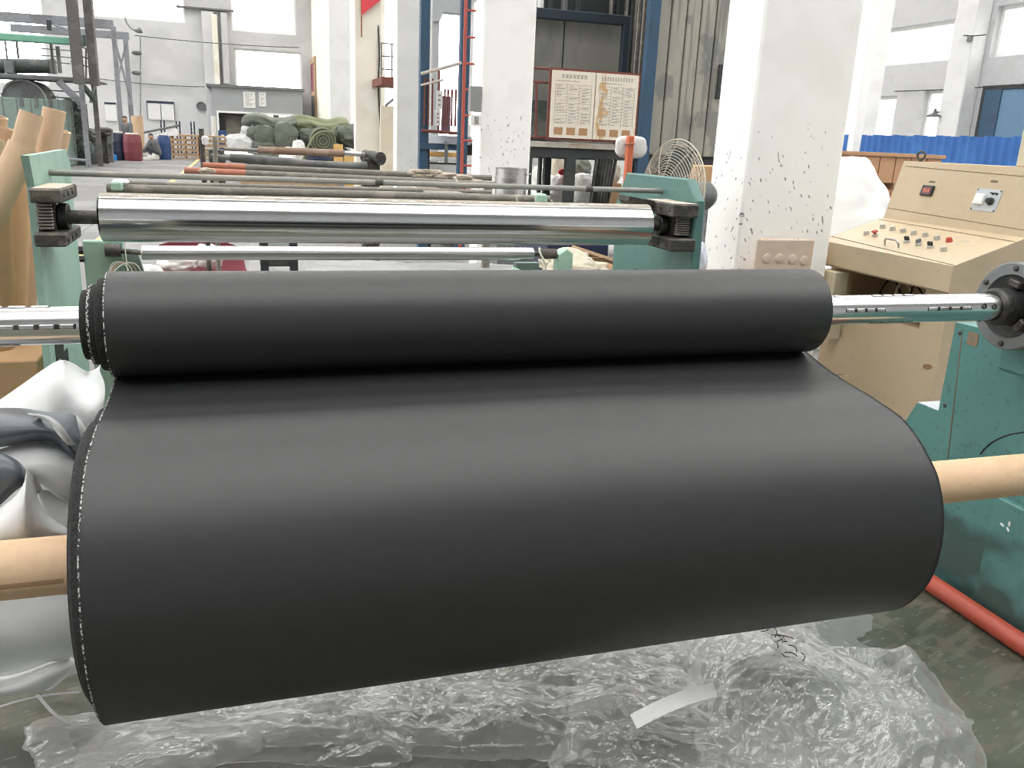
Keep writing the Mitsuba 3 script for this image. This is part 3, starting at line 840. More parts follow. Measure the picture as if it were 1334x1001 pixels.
p1 = thing('clamped_pipe', 'dusty brown pipe with a green clamp at each end, just above the chrome roller', 'pipe')
part(p1, 'bar', rod((-0.488, 3.6, 1.255), (1.288, 3.6, 1.25), 0.0165, 20), 'm_dusty_pipe')
part(p1, 'clamp', pbox((-0.471, 3.56, 1.281), (-0.429, 3.56, 1.248), 0.09, 0.006), 'm_mint', smooth=False, label='green clamp')
part(p1, 'clamp', pbox((1.213, 3.56, 1.274), (1.264, 3.56, 1.236), 0.09, 0.006), 'm_mint', smooth=False, label='green clamp')
part(p1, 'tie', rod((1.125, 3.58, 1.264), (1.134, 3.58, 1.235), 0.004, 8), 'm_cord')
part(p1, 'tie', rod((1.209, 3.58, 1.266), (1.218, 3.58, 1.237), 0.004, 8), 'm_cord')
single('clamp_bolt', 'white capped clamp on the left end of the dusty brown pipe', 'clamp', cat(pbox((-0.47, 3.58, 1.287), (-0.411, 3.58, 1.27), 0.06, 0.008)), 'm_white')
pipe('thin brown pipe lying right behind the clamped pipe', (-0.449, 3.75, 1.264), (1.063, 3.75, 1.264), 0.011, 'm_dusty_pipe')
beam = single('support_beam', 'long pale dusty beam lying under the clamped pipe', 'beam', bx((0.075, 3.8, 1.234), (1.376, 3.95, 1.196), 0.004), 'm_dust')
p2 = thing('coated_pipe', 'grey pipe with an orange left end, topmost behind the tie rod', 'pipe')
part(p2, 'bar', rod((0.023, 5, 1.288), (1.415, 5, 1.269), 0.0165, 18), 'm_dusty_pipe')
part(p2, 'sleeve', rod((-0.197, 5, 1.291), (0.023, 5, 1.288), 0.017, 18), 'm_orange', label='orange sleeve')
p3 = thing('coated_pipe', 'grey pipe with a long orange left end, right above the tie rod', 'pipe')
part(p3, 'bar', rod((0.021, 4.8, 1.265), (1.382, 4.8, 1.241), 0.018, 18), 'm_dusty_pipe')
part(p3, 'sleeve', rod((-0.28, 4.8, 1.27), (0.021, 4.8, 1.265), 0.0185, 18), 'm_orange', label='orange sleeve')
for k, (a, b, lab) in enumerate((((-0.196, 5.05, 1.479), (-0.193, 5.05, 1.099), 'dark upright iron bar standing behind the orange pipe ends'), ((-0.131, 5.15, 1.441), (-0.165, 5.15, 1.092), 'pale upright wooden bar standing behind the orange pipe ends'))):
    single('upright_bar', lab, 'bar', rod(A(b[0], b[1], 0.0), a, 0.014, 10), ('m_dark_steel', 'm_dusty_pipe')[k])
single('rag', 'white rag hung over the dark upright bar', 'rag', lump((-0.18, 5.04, 1.42), (0.017, 0.014, 0.026), 4, 0.4, 2), 'm_white_cloth')
single('rag', 'dusty lump of rag where the upright bars cross the orange pipe', 'rag', lump((-0.168, 4.8, 1.271), (0.045, 0.03, 0.016), 5, 0.5, 3), 'm_dust')
# dusty carriage on the pipes
dc = thing('pipe_carriage', 'dust covered clamp carriage sitting on the pipes left of the steel drum', 'clamp')
part(dc, 'block', bx((0.767, 4, 1.267), (0.877, 4.25, 1.221), 0.008), 'm_dust')
part(dc, 'shoe', bx((0.727, 3.9, 1.259), (0.807, 4.05, 1.191), 0.012), 'm_dark_steel', smooth=False)
part(dc, 'channel', bx((0.75, 3.6, 1.267), (0.909, 3.75, 1.23), 0.004), 'm_dusty_pipe', smooth=False)
for k, (x, y, sx) in enumerate(((556, 226, 0.09), (575, 230, 0.08), (598, 233, 0.07), (585, 239, 0.10), (618, 240, 0.06))):
    single('rag', ('dusty brown rag lying on the right ends of the two coated pipes', 'second dusty rag lump on the coated pipes', 'third dusty rag lump on the coated pipes',
                   'flat dusty rag under the coated pipes', 'small dusty rag nearest the white pillar on the pipes')[k], 'rag', lump(A(*(1.158, 4.9, 1.263)) + A((x - 590) * 0.0045, 0, -(y - 233 - (x - 590) * 0.045) * 0.0045), (sx, 0.05, 0.024), 20 + k, 0.5, 3), 'm_dust')
single('stick', 'slanting pale stick on the coated pipes', 'stick', rod((1.119, 4.7, 1.282), (1.146, 4.7, 1.233), 0.008, 8), 'm_cord')
p = (1.382, 4.95, 1.254)
single('pipe_post', 'grey post carrying the right ends of the coated pipes', 'post', bx((p[0] - 0.02, p[1] - 0.02, 0), (p[0] + 0.02, p[1] + 0.02, p[2] - 0.012)), 'm_dusty_pipe')

# ------------------------------------------------------------------ control console
CX0, CY0 = 3.25, 3.285


def con(m):
    v = m.vertices
    m.vertices = np.stack([CX0 + v[:, 0], CY0 + v[:, 1] + 0.1 * v[:, 0], v[:, 2]], 1)
    return m


con_t = thing('control_console', 'beige sheet metal control console with a sloping button desk, right of the rolls', 'control console')
part(con_t, 'desk', con(prism([(0, 0.865), (0, 1.0), (0.47, 1.132), (0.56, 1.470), (0.85, 1.470), (0.85, 0.865)][::-1], 'y', 0, 1.03)), 'm_beige', smooth=False, label='beige housing with desk and raised back panel')
body = prism(sbox(0.0, 0.0, 0.92, 0.866).difference(sbox(0.16, 0.64, 0.78, 0.85)), 'x', 0.07, 0.12)
part(con_t, 'front_panel', con(xf(body, t=(0, 0.05, 0))), 'm_beige', smooth=False)
part(con_t, 'cabinet', con(cat(bx((0.12, 0.05, 0), (0.8, 0.07, 0.866)), bx((0.12, 0.95, 0), (0.8, 0.97, 0.866)), bx((0.78, 0.05, 0), (0.8, 0.97, 0.866)))), 'm_beige', smooth=False)
part(con_t, 'lining', con(cat(bx((0.5, 0.07, 0.5), (0.52, 0.95, 0.864)), bx((0.12, 0.07, 0.6), (0.5, 0.95, 0.62)))), 'm_beige', smooth=False)
part(con_t, 'door_leaf', con(bx((-0.035, 0.80, 0.45), (0.066, 0.93, 0.845), 0.004)), 'm_beige_front', smooth=False, label='small cabinet door standing open')
for k in range(5):
    pts = spline([(0.3, 0.2 + 0.13 * k, 0.62), (0.26, 0.25 + 0.12 * k, 0.74), (0.33, 0.35 + 0.10 * k, 0.80), (0.4, 0.3 + 0.1 * k, 0.7)], 18)
    part(con_t, 'cable', con(sweep(pts, 0.006, 6)), ('m_black', 'm_machine_grey', 'm_black', 'm_cord', 'm_black')[k])
part(con_t, 'rim', con(bx((-0.002, -0.001, 0.865), (0.004, 1.031, 0.872))), 'm_seam', smooth=False)


def on_desk(p, h=0.0):
    return A(*p) + A(-0.27, 0, 0.963) * h


DN, DU, DR = A(-0.27, 0, 0.963), A(0.963, 0, 0.27), A(0, -1, 0)


def slab_on(c, ex, ey, ez, w, h, t, ch=0.0):
    m = bx((-w / 2, -h / 2, 0), (w / 2, h / 2, t), ch)
    v = m.vertices
    m.vertices = A(*c) + v[:, :1] * ex + v[:, 1:2] * ey + v[:, 2:] * ez
    m.fix_normals()
    return m


for p, q in (((3.328, 4.322, 1.022), (3.26, 3.29, 1.003)), ((3.685, 4.359, 1.122), (3.651, 3.329, 1.113))):
    part(con_t, 'desk_seam', rod(A(*p) + DN * 0.0006, A(*q) + DN * 0.0006, 0.0022, 6), 'm_seam', label='dark panel joint')


def button(p, kind):
    c = A(*p)
    t = part(con_t, {'g': 'push_button', 'r': 'red_button', 'm': 'stop_button', 's': 'selector_switch', 'b': 'selector_switch'}[kind],
             lathe(c, c + DN * 0.03, [(0, 0.0175), (0.006, 0.0175), (0.008, 0.0155), (0.012, 0.0155)] + ([(0.022, 0.014), (0.022, 0.0003)] if kind in 'gr' else [(0.014, 0.013), (0.014, 0.0003)]), 24),
             'm_red' if kind == 'r' else 'm_grey_button', label={'g': None, 'r': 'red push button', 'm': 'red mushroom button', 's': 'grey selector switch', 'b': 'black selector switch'}[kind])
    if kind == 'm':
        part(t, 'cap', lathe(c + DN * 0.014, c + DN * 0.05, [(0, 0.008), (0.010, 0.008), (0.012, 0.019), (0.018, 0.018), (0.022, 0.012), (0.022, 0.0003)], 24), 'm_red')
    if kind in 'sb':
        part(t, 'lever', slab_on(c + DN * 0.012, DR, DU, DN, 0.030 if kind == 'b' else 0.014, 0.014 if kind == 'b' else 0.03, 0.022, 0.003), 'm_black' if kind == 'b' else 'm_machine_grey', smooth=False)


for p in ((3.569, 4.178, 1.09), (3.559, 4.083, 1.087), (3.555, 3.994, 1.086), (3.547, 3.901, 1.084), (3.546, 3.813, 1.083), (3.531, 3.71, 1.079), (3.441, 4.152, 1.054), (3.403, 3.518, 1.043)):
    button(p, 'g')
button((3.527, 3.621, 1.078), 'r')
button((3.435, 4.072, 1.052), 'm')
button((3.427, 3.809, 1.05), 'b')
button((3.419, 3.712, 1.048), 's')
button((3.411, 3.62, 1.045), 'b')
for p in ((3.595, 3.648, 1.097), (3.566, 3.549, 1.089), (3.514, 3.553, 1.074)):
    part(con_t, 'name_plate', slab_on(p, DR, DU, DN, 0.035, 0.012, 0.0015), 'm_grey_button', smooth=False)
h0, h1 = A(*(3.349, 3.881, 1.028)), A(*(3.346, 3.774, 1.027))
part(con_t, 'handle', sweep(spline([h0, h0 + DN * 0.022 + (h1 - h0) * 0.01, h0 + DN * 0.034 + (h1 - h0) * 0.1, h0 + DN * 0.036 + (h1 - h0) * 0.5, h1 + DN * 0.034 - (h1 - h0) * 0.1, h1 + DN * 0.022 - (h1 - h0) * 0.01, h1], 30), 0.0055, 10), 'm_steel', label='bent steel handle')
PN, PU = A(-0.966, 0, 0.257), A(0.257, 0, 0.966)
for p, q in (((3.736, 4.355, 1.192), (3.73, 3.366, 1.168)), ((3.802, 4.347, 1.441), (3.798, 3.493, 1.425))):
    part(con_t, 'panel_seam', rod(A(*p) + PN * 0.0006, A(*q) + PN * 0.0006, 0.002, 6), 'm_seam', label='dark panel joint')
disp = part(con_t, 'display', slab_on((3.768, 4.091, 1.311), DR, PU, PN, 0.088, 0.060, 0.014, 0.003), 'm_black', smooth=False, label='small dark red digital display')
part(disp, 'screen', slab_on(A(*(3.768, 4.091, 1.311)) + PN * 0.0142, DR, PU, PN, 0.064, 0.038, 0.001), 'm_display_red', smooth=False)
for k in range(3):
    part(disp, 'digit', slab_on(A(*(3.768, 4.091, 1.311)) + PN * 0.0153 + DR * (k - 1) * 0.018, DR, PU, PN, 0.009, 0.018, 0.0006), 'm_orange_red', smooth=False)
part(con_t, 'name_plate', slab_on((3.782, 4.086, 1.363), DR, PU, PN, 0.046, 0.010, 0.002), 'm_seam', smooth=False)
part(con_t, 'name_plate', slab_on((3.789, 3.66, 1.39), DR, PU, PN, 0.046, 0.012, 0.002), 'm_seam', smooth=False)
gp = A(*(3.763, 3.663, 1.292))
gpl = part(con_t, 'controller_plate', slab_on(gp, DR, PU, PN, 0.165, 0.118, 0.004, 0.001), 'm_grey_plate', smooth=False, label='grey plate with a meter and knobs')
part(gpl, 'meter', slab_on(gp + DR * -0.036 + PU * 0.0 + PN * 0.004, DR, PU, PN, 0.062, 0.056, 0.02, 0.004), 'm_white', smooth=False, label='white square meter')
part(gpl, 'meter_foot', slab_on(gp + DR * -0.036 - PU * 0.02 + PN * 0.0245, DR, PU, PN, 0.056, 0.014, 0.002), 'm_paper', smooth=False)
kn = gp + DR * 0.036 - PU * 0.006
part(gpl, 'knob', lathe(kn + PN * 0.004, kn + PN * 0.04, [(0, 0.02), (0.01, 0.02), (0.012, 0.0155), (0.026, 0.0145), (0.027, 0.0003)], 28), 'm_black', label='black knob')
for d_, u_ in ((0.03, 0.036), (0.055, 0.036)):
    c = gp + DR * d_ + PU * u_
    part(gpl, 'toggle', lathe(c + PN * 0.004, c + PN * 0.03, [(0, 0.007), (0.004, 0.007), (0.005, 0.003), (0.02, 0.0035), (0.021, 0.0003)], 12), 'm_dark_steel')
for d_ in (-0.075, 0.075):
    for u_ in (-0.052, 0.052):
        c = gp + DR * d_ + PU * u_
        part(gpl, 'screw', lathe(c + PN * 0.003, c + PN * 0.008, [(0, 0.0045), (0.003, 0.0045), (0.004, 0.0003)], 10), 'm_dark_steel')
le = A(3.92, 4.36, 1.47)
part(con_t, 'lifting_eye', cat(sweep(arc(le + A(0, 0, 0.036), 0.023, 0, 345, 30, (0.3, -1, 0), (0, 0, 1)), 0.0062, 10, closed=True), rod(le, le + A(0, 0, 0.014), 0.012, 14)), 'm_dark_steel', label='dark iron lifting eye')
single('paper_stack', 'cream block standing at the far right end of the console top', 'box', bx((3.95, 3.50, 1.47), (4.1, 3.70, 1.66), 0.005), 'm_beige_cloth', smooth=False)

part(con_t, 'paint_chip', prism([((3.319, 3.432, 0.461)[1], (3.319, 3.432, 0.461)[2]), ((3.319, 3.419, 0.475)[1], (3.319, 3.419, 0.475)[2]), ((3.319, 3.384, 0.482)[1], (3.319, 3.384, 0.482)[2]), ((3.319, 3.365, 0.471)[1], (3.319, 3.365, 0.471)[2]), ((3.319, 3.393, 0.453)[1], (3.319, 3.393, 0.453)[2]), ((3.319, 3.424, 0.451)[1], (3.319, 3.424, 0.451)[2])], 'x', 3.317, 3.3205), 'm_cardboard_dark', smooth=False, label='bare brown patch where the paint is off')
# ------------------------------------------------------------------ things round the right upright
fan = thing('industrial_fan', 'big industrial fan in a domed wire cage, behind the teal upright', 'fan')
FC = A(2.147, 4.1, 1.262)
fn_ = A(-0.985, -0.16, 0.06)
fn_ /= np.linalg.norm(fn_)
fx_, fy_, _ = frame_of(fn_)


def cage(r, sgn):
    return FC + fn_ * (0.01 + sgn * 0.065 * (1 - (r / 0.27) ** 2.2))


for k in range(19):
    r = 0.022 + 0.248 * k / 18
    part(fan, 'guard_ring', sweep(arc(cage(r, 1), r, 0, 354, 60, fx_, fy_), 0.0019 if k < 18 else 0.004, 5, closed=True), 'm_wire', smooth=True)
for k in range(0, 9):
    r = 0.08 + 0.19 * k / 8
    part(fan, 'rear_ring', sweep(arc(cage(r, -1), r, 0, 354, 48, fx_, fy_), 0.0021, 5, closed=True), 'm_wire', smooth=True)
for k in range(12):
    a = 2 * math.pi * k / 12
    pts = [cage(r, 1) + (fx_ * math.cos(a) + fy_ * math.sin(a)) * r for r in np.linspace(0.02, 0.27, 10)] + [cage(r, -1) + (fx_ * math.cos(a) + fy_ * math.sin(a)) * r for r in np.linspace(0.27, 0.06, 10)]
    part(fan, 'spoke', sweep(pts, 0.0025, 5), 'm_wire', smooth=True)
part(fan, 'hub_cap', lathe(cage(0, 1) - fn_ * 0.006, cage(0, 1) + fn_ * 0.01, [(0, 0.0003), (0, 0.03), (0.01, 0.028), (0.014, 0.0003)], 24), 'm_tan', label='dull pink hub badge')
mo = part(fan, 'motor', lathe(FC - fn_ * 0.02, FC - fn_ * 0.26, [(0, 0.0003), (0, 0.05), (0.07, 0.075), (0.2, 0.075), (0.235, 0.05), (0.235, 0.0003)], 28), 'm_machine_grey', label='grey motor at the back')
for k in range(3):
    a = 2 * math.pi * k / 3 + 0.4
    e1, e2 = fx_ * math.cos(a) + fy_ * math.sin(a), -fx_ * math.sin(a) + fy_ * math.cos(a)
    P = np.array([[FC + e1 * r + e2 * w + fn_ * (-0.015 + 0.25 * w) for w in np.linspace(-0.04 - 0.2 * r, 0.04 + 0.2 * r, 5)] for r in np.linspace(0.03, 0.23, 6)])
    part(fan, 'blade', quad_grid(P), 'm_machine_dark', smooth=True)
part(fan, 'post', rod((2.30, 4.12, 0.03), (2.30, 4.12, 1.18), 0.024, 16), 'm_black_iron')
part(fan, 'base', lathe((2.30, 4.12, 0.0), (2.30, 4.12, 0.06), [(0, 0.2), (0.03, 0.2), (0.05, 0.05), (0.05, 0.0003)], 32), 'm_black_iron')

pad = thing('wrapped_paddle', 'white wrapped pad on an orange bar, behind the teal upright', 'paddle')
part(pad, 'bar', bx((1.456, 3.19, 0.0), (1.482, 3.215, 1.53), 0.003), 'm_orange_red', smooth=False, label='flat orange bar')
pd = trimesh.creation.icosphere(subdivisions=3)
v = pd.vertices
v = np.sign(v) * np.abs(v) ** 0.6
pd.vertices = v * A(0.066, 0.02, 0.043) * (1 + 0.10 * (meshkit.fbm(v * 2.5, 3, 4) - 0.5))[:, None] + A(1.492, 3.24, 1.487)
part(pad, 'pad', pd, 'm_white_cloth', smooth=True, label='white plastic-wrapped pad')
part(pad, 'tie', sweep(arc((1.469, 3.204, 1.50), 0.018, 0, 350, 16, (1, 0, 0.15), (0, 1.3, 0)), 0.003, 6, closed=True), 'm_orange', smooth=True)

single('cardboard_box', 'brown cardboard box behind the fan, against the big pillar', 'box', bx((3.09, 5.6, 1.369), (3.399, 5.9, 1.197), 0.004), 'm_box', smooth=False)
bt = A(*(3.164, 5.6, 1.21))
single('box_stand', 'dark cabinet the cardboard box stands on', 'cabinet', bx((bt[0] - 0.25, 5.5, 0), (bt[0] + 0.14, 6.0, bt[2] - 0.002), 0.01), 'm_dark_frame', smooth=False)
single('steel_motor', 'dark grey motor housing low behind the fan cage', 'motor', rod((2.845, 5, 1.165), (2.719, 4.7, 1.167), 0.07, 20), 'm_machine_grey')
motz = A(*(2.789, 4.85, 1.114))
single('motor_stand', 'grey stand under the motor housing behind the fan', 'stand', bx((motz[0] - 0.06, 4.75, 0), (motz[0] + 0.04, 4.95, motz[2] + 0.01)), 'm_machine_grey', smooth=False)
single('crumpled_bag', 'blue-white printed bag at the foot of the big pillar, by the teal upright', 'bag', lump((2.211, 3.9, 0.937), (0.045, 0.05, 0.09), 31, 0.4, 3), 'm_blue_bag', smooth=True)
bb_ = A(*(2.216, 3.9, 0.889))
single('bag_crate', 'low crate the blue-white bag stands on', 'crate', bx((bb_[0] - 0.1, 3.8, 0), (bb_[0] + 0.09, 4.05, bb_[2] - 0.01)), 'm_wood', smooth=False)

tan = thing('moulded_board', 'tan moulded board with four round bosses, against the big pillar', 'board')
part(tan, 'board', bx((2.635, 4.0, 0.0), (2.987, 4.03, 1.04), 0.008), 'm_tan', smooth=False)
for p in ((2.694, 4, 0.935), (2.773, 4, 0.935), (2.854, 4, 0.931), (2.931, 4, 0.924)):
    part(tan, 'boss', lathe(A(*p) + A(0, 0.001, 0), A(*p) - A(0, 0.014, 0), [(0, 0.027), (0.006, 0.025), (0.009, 0.019), (0.009, 0.0003)], 28), 'm_tan')
single('covered_bale', 'tall bale under a white cover, behind the console', 'bale', lump((4.86, 6.45, 0.71), (0.60, 0.42, 0.735), 12, 0.16, 4), 'm_white_cover', smooth=True)
single('white_sack', 'low white sack in front of the covered bale, beside the console', 'sack', lump((4.45, 5.72, 0.40), (0.38, 0.26, 0.42), 13, 0.25, 4), 'm_white_cover', smooth=True)

# crates by the blue fence
cr = thing('wooden_crate', 'upper brown plank crate behind the console, below the blue fence', 'crate')
x0, x1, z0, z1 = 8.06, 9.36, 1.13, 1.53
part(cr, 'lid', bx((x0 - 0.03, 9.97, z1 - 0.05), (x1 + 0.03, 10.9, z1), 0.004), 'm_crate', smooth=False)
for k in range(5):
    a = x0 + (x1 - x0) * k / 5
    part(cr, 'board', bx((a + 0.008, 10.0, z0), (a + (x1 - x0) / 5 - 0.008, 10.03, z1 - 0.052), 0.003), 'm_crate', smooth=False)
part(cr, 'box', bx((x0, 10.03, z0), (x1, 10.85, z1 - 0.052)), 'm_crate', smooth=False)
for k in range(3):
    a = x0 + 0.05 + k * 0.5
    part(cr, 'runner', bx((a, 9.99, z0 - 0.09), (a + 0.16, 10.85, z0)), 'm_wood', smooth=False)
cr2 = thing('wooden_crate', 'lower brown plank crate carrying the upper one, behind the console', 'crate')
for k in range(5):
    a = x0 + (x1 - x0) * k / 5
    part(cr2, 'board', bx((a + 0.008, 10.0, 0.1), (a + (x1 - x0) / 5 - 0.008, 10.03, z0 - 0.092), 0.003), 'm_crate', smooth=False)
part(cr2, 'box', bx((x0, 10.03, 0.0), (x1, 10.85, z0 - 0.092)), 'm_crate', smooth=False)

fe = thing('blue_fence', 'blue corrugated sheet fence behind the console and crates', 'fence')
for k in range(28):
    y0 = 12.0 + k * 0.2
    P = np.array([[(13.0 + 0.025 * math.cos(6.283 * t), y0 + 0.2 * t, z) for z in (0.02, 1.90 + 0.012 * math.sin(k * 2.1))] for t in np.linspace(0, 1, 9)])
    part(fe, 'corrugated_sheet', quad_grid(P), 'm_fence', smooth=True)
part(fe, 'post', bx((13.03, 17.5, 0), (13.1, 17.6, 1.95)), 'm_white', smooth=False)
part(fe, 'post', bx((13.03, 12.0, 0), (13.1, 12.1, 1.95)), 'm_white', smooth=False)
single('white_post', 'thin white post in front of the blue fence, right of the big pillar', 'post', bx((12.2, 15.55, 0), (12.4, 15.75, 5.5), 0.02), 'm_pillar', smooth=False)
struct('pillar', bx((13.6, 17.3, 0), (14.15, 17.85, CEIL), 0.015), 'm_pillar', label='white pillar beyond the fence')
single('wall_lamp', 'small dark bracket lamp fixed to the right wall beside the pilaster', 'lamp', cat(bx((17.5, 19.2, 2.62), (17.95, 19.28, 2.66)), lathe((17.5, 19.24, 2.72), (17.5, 19.24, 2.5), [(0, 0.03), (0.1, 0.05), (0.18, 0.2), (0.2, 0.2), (0.2, 0.0003)], 20)), 'm_machine_grey')
for k, (a, b, lab) in enumerate((((17.9, 21.377, 3.255), (17.9, 16.983, 3.254), 'dark cable running along the right wall below the windows'), ((17.5, 18.726, 4.475), (17.5, 17.992, 4.425), 'short cable across the pilaster'))):
    single('wall_cable', lab, 'cable', sweep(spline([a, (A(*a) + A(*b)) / 2 - A(0, 0, 0.02), b], 12), 0.014, 6), 'm_cable')
single('junction_box', 'small grey box on the pilaster beside the window', 'box', bx((17.5, 18.591, 4.427), (17.54, 18.432, 4.308)), 'm_machine_grey', smooth=False)

# ------------------------------------------------------------------ cardboard tubes and box on the left
specs = [((-0.666, 3.35, 1.514), 0.037, -0.52, -0.1, 'm_cardboard', 'pale cardboard tube leaning behind the green upright, tallest but one'),
         ((-0.613, 3.45, 1.53), 0.037, -0.36, 0.0, 'm_cardboard', 'cardboard tube leaning furthest right, its end the highest'),
         ((-0.638, 3.05, 1.414), 0.043, -0.70, -0.2, 'm_cardboard', 'nearest cardboard tube, leaning steeply to the left'),
         ((-0.674, 3.6, 1.459), 0.033, -0.45, 0.1, 'm_cardboard', 'cardboard tube end peeping out between the two tall tubes'),
         ((-0.632, 3.65, 1.458), 0.033, -0.45, 0.15, 'm_cardboard', 'cardboard tube behind the highest one, lower end visible'),
         ((-0.79, 3.5, 1.464), 0.037, -0.5, 0.0, 'm_cardboard', 'cardboard tube at the left edge behind the nearest tube'),
         ((-0.706, 3.2, 1.332), 0.05, -0.16, -0.05, 'm_box', 'brown cardboard tube standing beside the green upright'),
         ((-0.738, 3.05, 1.245), 0.05, -0.10, -0.05, 'm_box', 'brown cardboard tube at the left edge, below the pale ones')]
specs += [((-0.681, 2.85, 1.446), 0.043, -0.62, -0.15, 'm_cardboard', 'extra cardboard tube mostly out of view at the left edge, shading the lower tubes'),  # these two stand mostly out of view, placed to shade the tubes below
          ((-0.856, 3.7, 1.502), 0.043, -0.5, 0.1, 'm_cardboard', 'extra cardboard tube mostly out of view behind the leaning row, shading the lower tubes')]
for p, r, dx, dy, m, lab in specs:
    p = A(*p)
    single('cardboard_tube', lab, 'cardboard tube', tube((p[0] + dx, p[1] + dy, 0.0), p, r, 0.007, 36), m, smooth=30, group='cardboard tubes leaning on the left')
single('cardboard_box', 'closed brown cardboard box standing behind the green upright, under the tubes', 'box', bx((-1.15, 2.85, 0.0), (-0.625, 3.15, 0.78), 0.004), 'm_box', smooth=False)

# ------------------------------------------------------------------ grey fabric scraps heaped left of the rolls
def scrap(label, rows, m='m_scrap', rough=0.004, flip=False, nm='fabric_scrap'):
    g = np.array(rows, float)
    g = g[:, ::-1]
    return single(nm, label, 'fabric scrap', patch(g, 40, 40, rough, 9.0, len(USED)), m, smooth=True, group='grey fabric offcuts heaped on the left')


scrap('large pale grey fabric offcut standing up in a hump, at the back of the heap',
      [[(-0.613, 2, 0.848), (-0.482, 1.98, 0.939), (-0.403, 1.92, 1.002), (-0.356, 1.86, 1.029), (-0.348, 1.98, 0.977), (-0.293, 1.86, 1.018)],
       [(-0.598, 1.94, 0.842), (-0.465, 1.9, 0.937), (-0.389, 1.84, 1), (-0.352, 1.84, 1.002), (-0.34, 1.92, 0.962), (-0.286, 1.82, 1.002)],
       [(-0.593, 1.9, 0.797), (-0.462, 1.86, 0.887), (-0.386, 1.8, 0.951), (-0.346, 1.8, 0.965), (-0.317, 1.8, 0.956), (-0.283, 1.8, 0.959)],
       [(-0.599, 1.86, 0.661), (-0.466, 1.82, 0.769), (-0.396, 1.78, 0.813), (-0.356, 1.78, 0.827), (-0.325, 1.78, 0.824), (-0.312, 1.78, 0.807)],
       [(-0.635, 1.8, 0.227), (-0.498, 1.76, 0.345), (-0.433, 1.74, 0.348), (-0.39, 1.74, 0.378), (-0.358, 1.74, 0.373), (-0.344, 1.74, 0.371)]])
scrap('slate grey rolled-over edge of an offcut, across the upper part of the heap',
      [[(-0.522, 1.76, 0.968), (-0.453, 1.74, 0.972), (-0.398, 1.72, 0.973), (-0.353, 1.7, 0.969), (-0.322, 1.7, 0.963), (-0.3, 1.7, 0.914)],
       [(-0.501, 1.68, 0.973), (-0.434, 1.66, 0.978), (-0.381, 1.64, 0.98), (-0.343, 1.63, 0.971), (-0.317, 1.63, 0.95), (-0.299, 1.65, 0.901)],
       [(-0.493, 1.64, 0.953), (-0.427, 1.62, 0.959), (-0.374, 1.6, 0.968), (-0.339, 1.6, 0.958), (-0.316, 1.6, 0.931), (-0.302, 1.64, 0.89)],
       [(-0.515, 1.7, 0.901), (-0.446, 1.68, 0.912), (-0.39, 1.66, 0.928), (-0.353, 1.66, 0.922), (-0.332, 1.66, 0.897), (-0.31, 1.67, 0.871)]], 'm_scrap_dark')
scrap('narrow white strip shaped as a highlight between the slate fold and the hump',  # pale patch standing in for a highlight on the slate fold
      [[(-0.385, 1.64, 0.99), (-0.359, 1.61, 0.996), (-0.33, 1.585, 0.991), (-0.312, 1.58, 0.966), (-0.304, 1.6, 0.938)],
       [(-0.376, 1.63, 0.986), (-0.35, 1.6, 0.99), (-0.33, 1.58, 0.981), (-0.317, 1.578, 0.961), (-0.311, 1.6, 0.938)],
       [(-0.366, 1.64, 0.978), (-0.348, 1.61, 0.978), (-0.333, 1.59, 0.968), (-0.323, 1.585, 0.955), (-0.318, 1.61, 0.932)]])
scrap('white pointed fold of fabric beside the left edge of the black sheet',
      [[(-0.311, 1.66, 0.975), (-0.299, 1.65, 0.963), (-0.289, 1.65, 0.94), (-0.287, 1.66, 0.919)],
       [(-0.306, 1.645, 0.959), (-0.296, 1.635, 0.95), (-0.291, 1.64, 0.933), (-0.289, 1.655, 0.915)],
       [(-0.303, 1.65, 0.927), (-0.298, 1.645, 0.923), (-0.294, 1.645, 0.918), (-0.294, 1.655, 0.911)]])
scrap('light grey offcut in the middle of the heap, below the slate fold',
      [[(-0.513, 1.69, 0.889), (-0.444, 1.67, 0.914), (-0.39, 1.66, 0.928), (-0.345, 1.65, 0.922), (-0.301, 1.64, 0.885)],
       [(-0.502, 1.64, 0.871), (-0.434, 1.62, 0.896), (-0.38, 1.6, 0.914), (-0.337, 1.6, 0.905), (-0.305, 1.61, 0.875)],
       [(-0.499, 1.62, 0.857), (-0.432, 1.6, 0.874), (-0.38, 1.59, 0.889), (-0.345, 1.59, 0.868), (-0.318, 1.6, 0.845)],
       [(-0.509, 1.64, 0.819), (-0.441, 1.62, 0.837), (-0.386, 1.61, 0.869), (-0.353, 1.61, 0.848), (-0.323, 1.61, 0.834)]])
scrap('curled dark end of an offcut at the left edge, above the cardboard core',
      [[(-0.484, 1.6, 0.936), (-0.432, 1.58, 0.942), (-0.395, 1.56, 0.935), (-0.382, 1.57, 0.908)],
       [(-0.472, 1.55, 0.926), (-0.421, 1.53, 0.935), (-0.387, 1.52, 0.929), (-0.375, 1.54, 0.906)],
       [(-0.471, 1.53, 0.892), (-0.423, 1.52, 0.892), (-0.395, 1.52, 0.898), (-0.376, 1.53, 0.898)],
       [(-0.486, 1.56, 0.835), (-0.436, 1.55, 0.846), (-0.413, 1.55, 0.862), (-0.386, 1.55, 0.885)]], 'm_scrap_dark')
